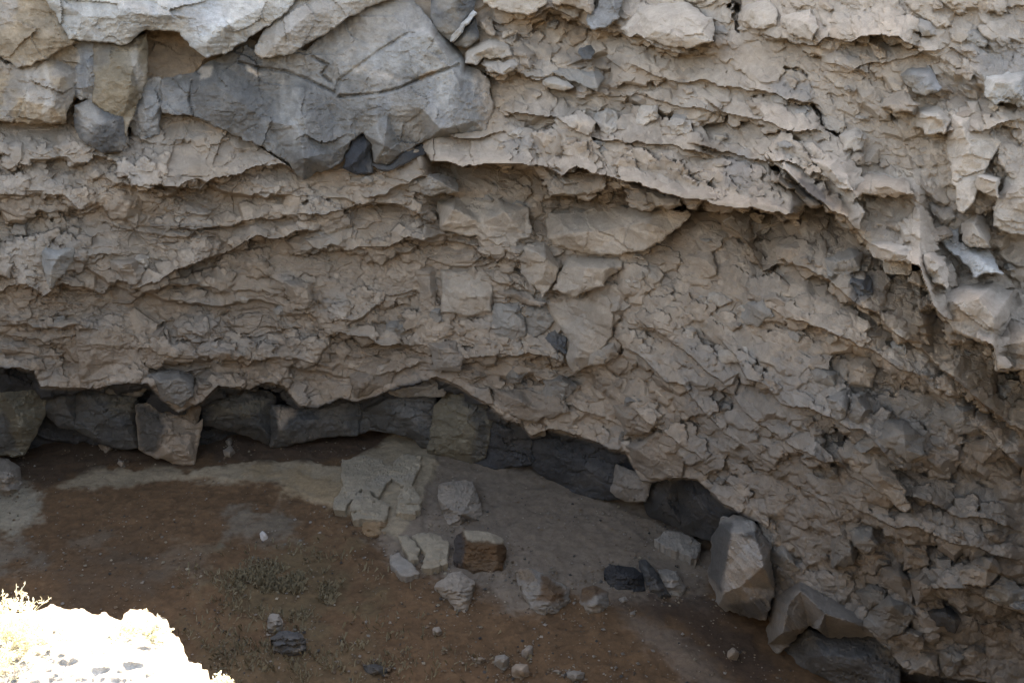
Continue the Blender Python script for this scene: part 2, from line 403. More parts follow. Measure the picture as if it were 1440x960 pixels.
# broken rock: angular stones of every size bedded in the face, each bounded by its own flat faces
def stamp(n, r0, r1, where, seed, tall=.55, centres=None):
    r = np.random.default_rng(seed)
    done = 0; tries = 0
    while done < n and tries < n * 12:
        tries += 1
        if centres is None:
            x = r.uniform(-14, 1454); y = r.uniform(-14, 974)
            if r.uniform() > where(x, y):
                continue
        else:
            if done >= len(centres):
                break
            x, y = centres[done]
        done += 1
        R = r.uniform(r0, r1)
        ext = R * 1.9
        a0, a1 = np.searchsorted(gx, (x - ext, x + ext)); b0, b1 = np.searchsorted(gy, (y - ext, y + ext))
        if a1 - a0 < 3 or b1 - b0 < 3:
            continue
        jc, ic = min(len(gx) - 1, np.searchsorted(gx, x)), min(len(gy) - 1, np.searchsorted(gy, y))
        m = Tw[ic, jc] / FPX
        tilt = .55 * float(sstep(700, 1250, x)) - .08 + r.normal(0, .28)
        ca, sa = math.cos(tilt), math.sin(tilt)
        X_ = GX[b0:b1, a0:a1] - x; Y_ = GY[b0:b1, a0:a1] - y
        asp = r.uniform(.6, .95)
        u = (X_ * ca + Y_ * sa) / R; v = (-X_ * sa + Y_ * ca) / (R * asp)
        H = tall * r.uniform(.6, 1.25)
        h = np.full(u.shape, 9.0)
        for _ in range(r.integers(2, 4)):                   # front faces
            an = r.uniform(0, 6.283); sl = r.uniform(.08, .5)
            h = np.minimum(h, H * r.uniform(.85, 1.1) - sl * (u * math.cos(an) + (v - .25) * math.sin(an)))
        k = r.integers(5, 8)
        an = (np.arange(k) + r.uniform(-.32, .32, k)) * 6.283 / k + r.uniform(0, 6.283)
        for q in an:                                        # sides: steep below, gentler above
            dn = math.sin(q)
            sl = (3.2 if dn > .2 else 1.5 if dn > -.4 else .8) * r.uniform(.7, 1.3)
            h = np.minimum(h, sl * (r.uniform(.72, 1.0) - (u * math.cos(q) + v * dn)))
        base = np.median(disp[max(0, ic - 2):ic + 3, max(0, jc - 2):jc + 3])
        nd = base + (h - .36 * H - .06) * R * m
        sub = disp[b0:b1, a0:a1]
        win = (nd > sub) & (h > -.1)
        sub[win] = nd[win]
        tone[b0:b1, a0:a1][win] = r.normal(0, .33)
_inul = lambda x, y: x < 700 and y < 262 and (y < 175 or x > 180 and y < 150 + .4 * (x - 180) or x > 420)
def _right(x, y):
    if _inul(x, y) or y > np.interp(x, [p[0] for p in BASE_LIP], [p[1] for p in BASE_LIP]) + 4:
        return 0
    return float(np.clip(sstep(640, 930, np.float64(x)) + (.8 if x > 600 and y < 240 else 0), 0, 1))
def _left(x, y):
    if _inul(x, y) or y > np.interp(x, [p[0] for p in BASE_LIP], [p[1] for p in BASE_LIP]) + 4:
        return 0
    return float(np.clip(.25 + 1.1 * vnoise(np.array([x / 90]), np.array([y / 60]), 77)[0], 0.03, 1)) * float(1 - .6 * sstep(640, 930, np.float64(x)))
def on_ledges(step, up, seed):
    r = np.random.default_rng(seed); out = []
    for pts, *_ in LEDGES + [(BASE_LIP[1:-6],)]:
        xs = np.array([p[0] for p in pts], float); ys = np.array([p[1] for p in pts], float)
        x = max(xs[0], -10)
        while x < min(xs[-1], 1450):
            y = float(np.interp(x, xs, ys)) - r.uniform(.3, 1.5) * up
            if not _inul(x, y):
                out.append((x, y))
            x += step * r.uniform(.5, 1.8)
    return out
stamp(170, 26, 46, _right, 1, .92)
stamp(950, 14, 26, _right, 2, 1.0)
stamp(80, 16, 36, _left, 3, .5)
c_ = on_ledges(26, 8, 4); stamp(len(c_), 9, 20, None, 5, .5, c_)
stamp(1300, 8, 15, _right, 6, .85)
stamp(900, 7, 14, _left, 7, .45)
c_ = [(x + 0., y - random.uniform(0, 9)) for x, y in [(float(q), float(np.interp(q, [p[0] for p in BASE_LIP], [p[1] for p in BASE_LIP]))) for q in np.arange(0, 1240, 21) + np.random.default_rng(3).uniform(-7, 7, 60)[:len(np.arange(0, 1240, 21))]]]
stamp(len(c_), 9, 22, None, 21, .65, c_)
c_ = on_ledges(13, 5, 8); stamp(len(c_), 4.5, 10, None, 9, .6, c_)
stamp(2400, 4, 8, _right, 10, .65)
stamp(3000, 3.6, 7, _left, 11, .55)
disp += (.25 - .1 * BLOCKY) * fine_relief(Sw, Zw, ROUGH) + (.5 + .25 * sstep(700, 950, GX)) * led
def blur(a, n):
    for ax in (0, 1):
        c = np.cumsum(np.insert(a, 0, 0, ax), ax)
        m = a.shape[ax]; lo = np.clip(np.arange(m) - n, 0, m); hi = np.clip(np.arange(m) + n + 1, 0, m)
        a = (np.take(c, hi, ax) - np.take(c, lo, ax)) / (hi - lo).reshape([-1, 1] if ax == 0 else [1, -1])
    return a
_b = blur(blur(disp, 7), 7)
disp -= np.where(_b > .6, _b - .6 - .3 * np.tanh((_b - .6) / .3), 0)
disp = np.where(disp > 1.15, 1.15 + .2 * np.tanh((disp - 1.15) / .2), disp)
disp = np.where(disp < -1.1, -1.1 + .3 * np.tanh((disp + 1.1) / .3), disp)
print('stamps', round(time.time() - T_START, 1))
# deep vertical crack at the top and the small hollows
def groove(pts, width, depth):
    global disp
    dm = np.full(GX.shape, 1e9)
    for (x1, y1), (x2, y2) in zip(pts[:-1], pts[1:]):
        l = (x2 - x1) ** 2 + (y2 - y1) ** 2
        t = np.clip(((GX - x1) * (x2 - x1) + (GY - y1) * (y2 - y1)) / l, 0, 1)
        dm = np.minimum(dm, np.hypot(GX - x1 - t * (x2 - x1), GY - y1 - t * (y2 - y1)))
    dm = dm + (1.0 + width * .35) * vnoise(GX / 8, GY / 8, 95) + 1.2 * vnoise(GX / 3.5, GY / 3.5, 96)
    disp = disp - depth * (1 - sstep(width * 0.5, width * 0.5 + 2.2, dm))
groove([(1038, -60), (1034, 12)], 11, .45)
groove([(1034, 10), (1037, 44)], 6, .3)
groove([(1143, 148), (1155, 166), (1160, 182), (1182, 190)], 2.5, .3)
groove([(1105, 96), (1122, 98), (1136, 106)], 2.5, .2)
groove([(225, 460), (240, 455), (245, 480)], 7, .15)
_ul = poly_dist(GX, GY, [(-400, -400), (640, -400), (668, 20), (690, 108), (697, 150), (686, 186), (600, 197), (545, 230), (425, 250), (330, 188), (268, 160), (200, 180), (170, 205), (110, 190), (88, 168), (-400, 166)])
disp = np.where(_ul > 4, np.minimum(disp, .12), disp)
def blur(a, n):
    for ax in (0, 1):
        c = np.cumsum(np.insert(a, 0, 0, ax), ax)
        m = a.shape[ax]; lo = np.clip(np.arange(m) - n, 0, m); hi = np.clip(np.arange(m) + n + 1, 0, m)
        a = (np.take(c, hi, ax) - np.take(c, lo, ax)) / (hi - lo).reshape([-1, 1] if ax == 0 else [1, -1])
    return a
DSM = blur(disp, 5)
def local(px, py):
    ix = np.clip(np.searchsorted(gx, px), 0, len(gx) - 1); iy = np.clip(np.searchsorted(gy, py), 0, len(gy) - 1)
    return DSM[iy, ix]
col = rock_colour(GX, GY, Sw, Zw, 'tan', tone)
pf = fbm(GX / 18, GY / 18, 97, 4)
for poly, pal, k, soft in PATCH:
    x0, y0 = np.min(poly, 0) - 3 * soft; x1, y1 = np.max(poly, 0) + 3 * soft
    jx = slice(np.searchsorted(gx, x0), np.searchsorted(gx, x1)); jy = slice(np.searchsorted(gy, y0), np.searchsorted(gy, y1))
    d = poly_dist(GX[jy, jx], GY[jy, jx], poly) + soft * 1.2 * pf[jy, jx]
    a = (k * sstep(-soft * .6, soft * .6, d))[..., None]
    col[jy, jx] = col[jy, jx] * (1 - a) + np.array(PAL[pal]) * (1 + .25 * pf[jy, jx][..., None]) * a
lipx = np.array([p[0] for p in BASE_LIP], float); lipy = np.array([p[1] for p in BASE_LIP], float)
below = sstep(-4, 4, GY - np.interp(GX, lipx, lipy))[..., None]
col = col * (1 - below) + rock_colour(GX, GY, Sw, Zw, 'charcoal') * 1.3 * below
P = EYE + Dw * (Tw - disp)[..., None]
# the rim runs back into the plateau
back = []
outw = Dw[0, :, :2] / np.linalg.norm(Dw[0, :, :2], axis=1, keepdims=True)
for dist, dz in ((120, 1.5), (30, .9), (8, .5), (2, .25), (.6, .1)):
    q = P[0].copy(); q[:, :2] += outw * dist; q[:, 2] = P[0, :, 2] * (1 if dist < 10 else 0) + (10.2 if dist >= 10 else 0) + dz
    back.append(q)
P = np.concatenate([np.array(back), P], 0)
col = np.concatenate([np.repeat(col[:1], len(back), 0), col], 0)
NR, NC = P.shape[:2]
F = grid_faces(NR, NC)
V = P.reshape(-1, 3)
keep = (V[F][:, :, 2] > -0.45).any(1)
F = F[keep]
used = np.unique(F); remap = np.full(len(V), -1, np.int64); remap[used] = np.arange(len(used))
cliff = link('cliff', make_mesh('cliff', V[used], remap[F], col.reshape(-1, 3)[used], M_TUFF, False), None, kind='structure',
             label='crumbling tan and grey cliff curving round the shaded hollow')
print('cliff', len(F), round(time.time() - T_START, 1))

# ------------------------------------------------------------------ blocks and slabs set in the cliff
def resample(poly, sp, jit, seed):
    p = np.array(poly, float); q = np.roll(p, -1, 0)
    out = []
    for a, b in zip(p, q):
        n = max(1, int(round(np.hypot(*(b - a)) / sp)))
        for k in range(n):
            out.append(a + (b - a) * k / n)
    out = np.array(out)
    if len(out) > 8:        # knock off the sharpest corners
        out = 0.6 * out + 0.2 * np.roll(out, 1, 0) + 0.2 * np.roll(out, -1, 0)
    nx = fbm(out[:, 0] / (sp * 4) + seed, out[:, 1] / (sp * 4), seed, 3); ny = fbm(out[:, 0] / (sp * 4) - 50, out[:, 1] / (sp * 4) + seed, seed + 1, 3)
    return out + jit * np.stack([nx, ny], 1) * 2

def facet_eval(poly, pv, interior, iv, pts):
    """Flat facets through the outline's values and the inner points' values."""
    vs = [Vector((float(a), float(b))) for a, b in list(poly) + list(interior)]
    n = len(poly)
    vals = np.concatenate([pv, iv])
    ov, oe, of, orv, _, _ = delaunay_2d_cdt(vs, [], [list(range(n))], 1, 1e-6)
    cv = np.array([[v.x, v.y] for v in ov])
    val = np.array([vals[r[0]] if r else np.mean(vals) for r in orv])
    tri = np.array([f for f in of if len(f) == 3])
    res = np.zeros(len(pts)); best = np.full(len(pts), -1e9)
    for f in tri:
        a, b, c = cv[f]
        det = (b[1] - c[1]) * (a[0] - c[0]) + (c[0] - b[0]) * (a[1] - c[1])
        if abs(det) < 1e-9:
            continue
        l1 = ((b[1] - c[1]) * (pts[:, 0] - c[0]) + (c[0] - b[0]) * (pts[:, 1] - c[1])) / det
        l2 = ((c[1] - a[1]) * (pts[:, 0] - c[0]) + (a[0] - c[0]) * (pts[:, 1] - c[1])) / det
        l3 = 1 - l1 - l2
        mn = np.minimum(np.minimum(l1, l2), l3)
        m = mn > best
        l = np.clip(np.stack([l1, l2, l3], 1), 0, 1); l /= l.sum(1, keepdims=True)
        res[m] = (l @ val[f])[m]; best[m] = mn[m]
    return res

def fill(poly, sp, jit, seed, bevel):
    r = np.random.default_rng(seed)
    B = resample(poly, sp, jit, seed)
    n = len(B)
    tang = np.roll(B, -1, 0) - np.roll(B, 1, 0)
    area = 0.5 * np.sum(B[:, 0] * np.roll(B[:, 1], -1) - np.roll(B[:, 0], -1) * B[:, 1])
    nrm = np.stack([-tang[:, 1], tang[:, 0]], 1) * (1 if area > 0 else -1)
    nrm /= np.maximum(np.linalg.norm(nrm, axis=1, keepdims=True), 1e-9)
    I = B + nrm * bevel
    keep = poly_dist(I[:, 0], I[:, 1], B) > bevel * .6
    I = I[keep]
    x0, y0 = B.min(0); x1, y1 = B.max(0)
    X, Y = np.meshgrid(np.arange(x0, x1, sp), np.arange(y0, y1, sp * .87))
    X = X + (np.arange(X.shape[0])[:, None] % 2) * sp * .5
    Q = np.stack([X.ravel(), Y.ravel()], 1) + r.uniform(-.3, .3, (X.size, 2)) * sp
    Q = Q[poly_dist(Q[:, 0], Q[:, 1], B) > bevel + sp * .55]
    pts = np.concatenate([B, I, Q], 0)
    ov, oe, of, orv, _, _ = delaunay_2d_cdt([Vector((float(a), float(b))) for a, b in pts], [], [list(range(n))], 1, 1e-6)
    P2 = np.array([[v.x, v.y] for v in ov])
    isb = np.array([any(k < n for k in r_) for r_ in orv])
    tri = np.array([f for f in of if len(f) == 3], int)
    a, b, c = P2[tri[:, 0]], P2[tri[:, 1]], P2[tri[:, 2]]
    flip = ((b[:, 0] - a[:, 0]) * (c[:, 1] - a[:, 1]) - (c[:, 0] - a[:, 0]) * (b[:, 1] - a[:, 1])) > 0
    tri[flip] = tri[flip][:, ::-1]         # y runs down: make faces look at the eye
    ed = np.concatenate([tri[:, [0, 1]], tri[:, [1, 2]], tri[:, [2, 0]]])
    key = {(int(i), int(j)) for i, j in ed}
    rim = [(i, j) for i, j in key if (j, i) not in key]
    return P2, tri, isb, rim

def skirt(V, T, rim, offset_fn):
    """Close the sides: the rim is carried back by offset_fn."""
    idx = sorted({i for e in rim for i in e})
    mp = {i: len(V) + k for k, i in enumerate(idx)}
    nv = offset_fn(np.array(idx))
    extra = []
    for i, j in rim:
        extra += [(j, i, mp[i]), (j, mp[i], mp[j])]
    return np.concatenate([V, nv]), np.concatenate([T, np.array(extra)]), np.array(idx)

SEED = [1000]
def block(name, poly, off, pal, inner=None, sp=3.2, streak=0.0, bump=.5, mat=None, paint=(), depth=.55, drop=.55, ground=False, parent=cliff, round_=0.0, jit=1.6, embed=None, grow=0.0, fine=.35, smooth=False, crisp=False, cracks=(), **props):
    SEED[0] += 7
    sd_ = SEED[0]
    r = np.random.default_rng(sd_)
    poly = [tuple(map(float, p)) for p in poly]
    pa = np.array(poly)
    if grow:
        cc = pa.mean(0); vv = pa - cc; pa = cc + vv * (1 + grow / np.maximum(np.linalg.norm(vv, axis=1, keepdims=True), 8)); poly = [tuple(p) for p in pa]
    y0, y1 = pa[:, 1].min(), pa[:, 1].max()
    size = math.sqrt(max(1.0, (pa[:, 0].max() - pa[:, 0].min()) * (y1 - y0)))
    mt = float(wall(pa[:, 0].mean(), pa[:, 1].mean())[0]) / FPX      # metres per photo unit there
    P2, tri, isb, rim = fill(poly, sp, jit, sd_, min(2.2, sp * .75))
    low = (pa[:, 1] - y0) / max(1, y1 - y0)
    edge_in = min(.45, size * mt * drop * .5)
    if embed is not None:          # lifts out of the surrounding rock at its lower edge, sinks into it at the upper
        lv = local(pa[:, 0], pa[:, 1])
        off = float(np.mean(lv)) + embed
        lv = np.clip(lv, np.mean(lv) - .2, np.mean(lv) + .2)
        pv = lv * (1 - low) + off * low - .04 * (1 - low) + r.uniform(-.03, .05, len(pa)) * size * mt
    else:
        pv = off - edge_in * (1 - 0.8 * low) + r.uniform(-.04, .04, len(pa)) * size * mt
    if ground:
        tv, _, _, dv = wall(pa[:, 0], pa[:, 1])
        need = tv - (EYE[2] + .05) / np.maximum(-dv[:, 2], .05)
        sh = max(0, float(np.max(need - pv)))
        pv = pv + sh * (.35 + .65 * low); off = off + sh * .7
    if inner is None:
        k = 2 if size < 40 else 4
        cand = np.stack([r.uniform(pa[:, 0].min(), pa[:, 0].max(), 60), r.uniform(y0, y1, 60)], 1)
        cand = cand[poly_dist(cand[:, 0], cand[:, 1], poly) > size * .14]
        ip = []
        for c in cand:
            if all(np.hypot(*(c - q)) > size * .28 for q in ip):
                ip.append(c)
            if len(ip) >= k:
                break
        ip = np.array(ip) if ip else np.zeros((0, 2))
        iv = off + r.uniform(-.12, .2, len(ip)) * size * mt
    else:
        ip = np.array([(a, b) for a, b, _ in inner]); iv = np.array([off + c * (1.5 if crisp else 1) for _, _, c in inner])
    o = 0
    e = .8 if crisp else size * .015 + .6
    for dx, dy in ((0, 0), (e, 0), (-e, 0), (0, e), (0, -e)):
        o = o + facet_eval(pa, pv, ip, iv, P2 + (dx, dy)) / 5
    t, s, z, d = wall(P2[:, 0], P2[:, 1])
    if round_:
        dd = poly_dist(P2[:, 0], P2[:, 1], poly)
        o = o - round_ * np.exp(-np.clip(dd, 0, None) / (size * .13))
    smooth_amt = bump
    o = o + smooth_amt * ((.015 if crisp else 0.06) * fbm(s * 2.2, z * 2.2, sd_, 3) + 0.035 * ridged(s * 5, z * 6.5, sd_ + 3, 3) + .014 * fbm(s * 17, z * 20, sd_ + 5, 3))
    o = o + fine * fine_relief(s + sd_ * .01, z, 1.0)
    _e, _dx, _dy, q1, q2, q3 = cells(s / .62 + .3 * vnoise(s * 2, z * 2, sd_ + 2), z / .5, sd_ + 21)
    o = o + bump * (.075 if crisp else .055) * ((q1 - .5) * .8 + _dx * (q2 - .5) * 2.2 + _dy * (q3 - .5) * 2.2)
    e1, dx1, dy1, r1, r2, r3 = cells(s / .42 + .25 * vnoise(s * 3, z * 3, sd_), z / .3, sd_ + 9)
    o = o + smooth_amt * (.012 if crisp else .05) * (r1 - .5 - dy1 * .7)
    for pts_, wd, dp in cracks:
        dm = np.full(len(P2), 1e9)
        for (x1, y1), (x2, y2) in zip(pts_[:-1], pts_[1:]):
            l = (x2 - x1) ** 2 + (y2 - y1) ** 2
            tt = np.clip(((P2[:, 0] - x1) * (x2 - x1) + (P2[:, 1] - y1) * (y2 - y1)) / l, 0, 1)
            dm = np.minimum(dm, np.hypot(P2[:, 0] - x1 - tt * (x2 - x1), P2[:, 1] - y1 - tt * (y2 - y1)))
        o = o - dp * np.exp(-(dm / wd) ** 2)
    o = np.where(isb, o - min(.035, size * mt * .08), o)
    V = EYE + d * (t - o)[:, None]
    c = rock_colour(P2[:, 0], P2[:, 1], s, z, pal, (r.uniform(-.35, .35) + .25 * (r3 - .5)) * np.ones(len(P2)) * (1 if pal != 'charcoal' else .5), streak)
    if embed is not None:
        c = c * (1 - .30 * float(sstep(430, 620, pa[:, 1].mean())))  # lower pieces darkened to match the shade painted on the wall
    for pp, pl, kk, soft in paint:
        a = (kk * sstep(-soft, soft, poly_dist(P2[:, 0], P2[:, 1], pp) + soft * 1.2 * fbm(P2[:, 0] / 9, P2[:, 1] / 9, sd_, 3)))[:, None]
        c = c * (1 - a) + np.array(PAL[pl]) * (1 + .2 * fbm(P2[:, 0] / 6, P2[:, 1] / 6, sd_ + 1, 3))[:, None] * a
    V2, T2, idx = skirt(V, tri, rim, lambda ii: V[ii] + d[ii] * depth)
    C2 = np.concatenate([c, c[idx]])
    m = mat or (M_BASALT if pal in ('bluegrey', 'darkgrey', 'charcoal', 'palegrey', 'olive', 'oliveb', 'streak', 'black', 'basedark', 'midgrey') else M_TUFF)
    return link(name, make_mesh(name, V2, T2, C2, m, smooth), parent, **props)

# upper left: the overhanging smooth basalt
UL = dict(bump=1.1, depth=1.2, grow=5, fine=.2, smooth=False, sp=2.2, drop=.16, crisp=True)
block('basalt_block', [(-60, -60), (64, -60), (66, 0), (80, 20), (101, 56), (60, 80), (25, 92), (0, 70), (-60, 60)], .95, 'streak', [(40, 30, .1), (70, 50, .15), (20, 60, .05)], **UL, label='brownish corner block of the basalt overhang')
block('basalt_block', [(66, -60), (425, -60), (412, 0), (393, 23), (363, 43), (313, 72), (287, 78), (262, 62), (250, 44), (227, 39), (207, 40), (192, 53), (180, 60), (130, 57), (103, 55), (82, 20), (68, 0)], 1.05, 'palegrey', [(120, 25, .15), (190, 20, .22), (260, 22, .1), (320, 35, .2), (370, 10, .1), (290, 60, .2)], streak=.15, **UL, label='wide pale grey basalt ledge at the top left')
block('basalt_block', [(205, 44), (227, 41), (250, 46), (265, 64), (289, 80), (268, 102), (230, 111), (203, 112)], .35, 'brown', [(240, 75, -.1), (265, 85, .0)], **UL, label='hollow underside beneath the pale basalt ledge, its shade painted brown')  # brown colour stands in for the shade under the ledge
block('basalt_block', [(425, -60), (580, -60), (560, -8), (500, 18), (480, 28), (455, 45), (410, 72), (372, 80), (362, 72), (370, 48), (393, 25), (414, 0)], .9, 'greytan', [(440, 15, .15), (400, 50, .2), (480, 5, .05)], streak=.15, mat=M_BASALT, **UL, label='tan tongue of basalt hanging at the top')
block('basalt_block', [(-60, 66), (22, 95), (60, 82), (102, 58), (116, 70), (108, 100), (97, 140), (88, 170), (40, 168), (0, 168), (-60, 166)], .75, 'streak', [(50, 110, .12), (85, 110, .2), (30, 140, .15), (75, 150, .22)], streak=.3, **UL, label='tan basalt block with pale vertical streaks')
block('basalt_block', [(104, 62), (130, 58), (141, 62), (137, 115), (133, 140), (108, 132), (98, 140), (109, 100)], .6, 'bluegrey', [(124, 90, .1), (122, 120, .12)], streak=.2, **UL, label='narrow blue grey basalt face between two columns')
block('basalt_column', [(131, 58), (180, 62), (206, 50), (204, 110), (192, 140), (181, 168), (175, 190), (172, 160), (150, 155), (132, 140), (137, 115)], .78, 'olive', [(165, 90, .15), (185, 100, .25), (150, 120, .12), (180, 140, .2)], streak=.2, **UL, label='olive brown basalt column in the upper left')
block('basalt_block', [(106, 152), (130, 140), (150, 153), (180, 162), (172, 212), (150, 213), (120, 200), (108, 180)], .85, 'darkgrey', [(140, 175, .2), (160, 170, .12), (150, 200, .1)], bump=1.2, grow=3, fine=.6, crisp=True, paint=[([(104, 150), (128, 142), (150, 170), (120, 195)], 'greytan', .7, 8)], label='dark hanging lump under the basalt column')
block('basalt_block', [(100, 200), (118, 206), (129, 224), (118, 231), (102, 224)], .55, 'palegrey')
block('basalt_block', [(180, 165), (205, 114), (230, 112), (228, 140), (221, 186), (203, 192), (190, 186)], .42, 'bluegrey', [(206, 150, .1), (215, 165, .12)], streak=.3, **UL)
block('basalt_mass', [(226, 112), (268, 102), (300, 84), (345, 62), (372, 76), (410, 68), (432, 70), (458, 42), (500, 12), (560, -20), (608, 28), (640, 60), (656, 90), (686, 108), (694, 150), (685, 187), (650, 191), (600, 197), (566, 216), (545, 233), (525, 230), (521, 202), (511, 188), (497, 196), (483, 226), (467, 238), (440, 246), (425, 253), (405, 229), (374, 209), (330, 191), (290, 171), (268, 163), (226, 160)], .62, 'midgrey',
      [(262, 130, -.05), (300, 116, .12), (335, 104, -.08), (345, 150, .14), (372, 170, .05), (386, 140, -.12), (392, 196, -.02), (424, 140, .16), (418, 178, .26), (428, 222, .34), (452, 140, .05), (470, 165, -.02), (468, 215, .05), (405, 105, -.1), (440, 110, -.06), (463, 92, .02), (480, 112, .0), (505, 55, .0), (550, 15, .05), (486, 128, .10), (540, 92, .22), (575, 52, .2), (604, 48, .28), (628, 78, .26), (560, 118, .24), (600, 104, .26), (545, 160, .24), (540, 205, .34), (590, 150, .36), (620, 182, .38), (650, 130, .22), (668, 170, .15), (500, 165, .12), (690, 130, -.1)],
      depth=1.2, bump=1.1, fine=.22, smooth=False, sp=2.1, drop=.12, crisp=True, streak=.1,
      cracks=[([(478, 136), (530, 132), (560, 125), (600, 107), (645, 92)], 2.0, .12), ([(270, 114), (266, 140), (272, 162)], 1.6, .09), ([(336, 88), (366, 96), (400, 100), (432, 112), (470, 130)], 1.8, .10), ([(440, 80), (462, 92), (452, 104), (466, 116)], 1.8, .1), ([(610, 32), (640, 62), (656, 92)], 1.5, .06), ([(470, 132), (478, 112), (530, 74), (572, 48)], 2.2, .08)],
      paint=[([(226, 112), (345, 66), (400, 100), (386, 140), (374, 208), (330, 190), (290, 171), (262, 160)], 'darkgrey', .6, 14), ([(386, 140), (402, 108), (470, 130), (470, 190), (478, 215), (425, 252), (390, 205)], 'darkgrey', .4, 12),
             ([(398, 128), (420, 136), (432, 185), (412, 205), (398, 170)], 'palegrey', .6, 14), ([(282, 96), (298, 92), (296, 106), (282, 112)], 'pale', .7, 3), ([(342, 86), (352, 95), (366, 104), (362, 108), (348, 98)], 'pale', .9, 2),
             ([(228, 130), (262, 115), (270, 150), (262, 160), (228, 160)], 'bluegrey', .7, 6), ([(440, 70), (500, 22), (560, -10), (604, 30), (560, 52), (500, 95), (470, 85)], 'greytan', .6, 14),
             ([(490, 85), (572, 50), (604, 36), (630, 60), (600, 100), (560, 105), (520, 105)], 'palegrey', .55, 14), ([(500, 90), (545, 102), (560, 112), (540, 110), (500, 100)], 'pale', .5, 5),
             ([(610, 90), (650, 70), (655, 90), (640, 130), (625, 160), (605, 130)], 'palegrey', .6, 12), ([(560, 180), (600, 150), (640, 185), (600, 196)], 'greytan', .5, 14), ([(640, 120), (690, 120), (690, 185), (655, 188)], 'bluegrey', .5, 12), ([(668, 95), (700, 100), (700, 185), (680, 180)], 'tan', .7, 9), ([(592, 105), (612, 100), (606, 108), (590, 112)], 'rust', .7, 3)],
      label='joined mass of dark and pale grey basalt hanging at the upper left')
block('basalt_block', [(497, 193), (511, 186), (523, 200), (524, 244), (500, 244), (480, 236)], .62, 'black', depth=.4)  # black block stands in for the shade inside the arched cavity
block('basalt_block', [(520, 228), (545, 232), (566, 215), (600, 198), (612, 212), (580, 225), (540, 243)], .66, 'charcoal')
block('basalt_block', [(606, -40), (676, -40), (664, 16), (636, 58), (612, 42), (606, 25)], .72, 'darkgrey', [(625, 20, .1), (645, 0, .12)], depth=.8)
block('basalt_block', [(664, 14), (672, 18), (638, 62), (630, 58)], .85, 'palegrey', label='pale shard standing across dark basalt')
block('basalt_block', [(637, 62), (668, 24), (674, 54), (655, 70)], .6, 'darkgrey')
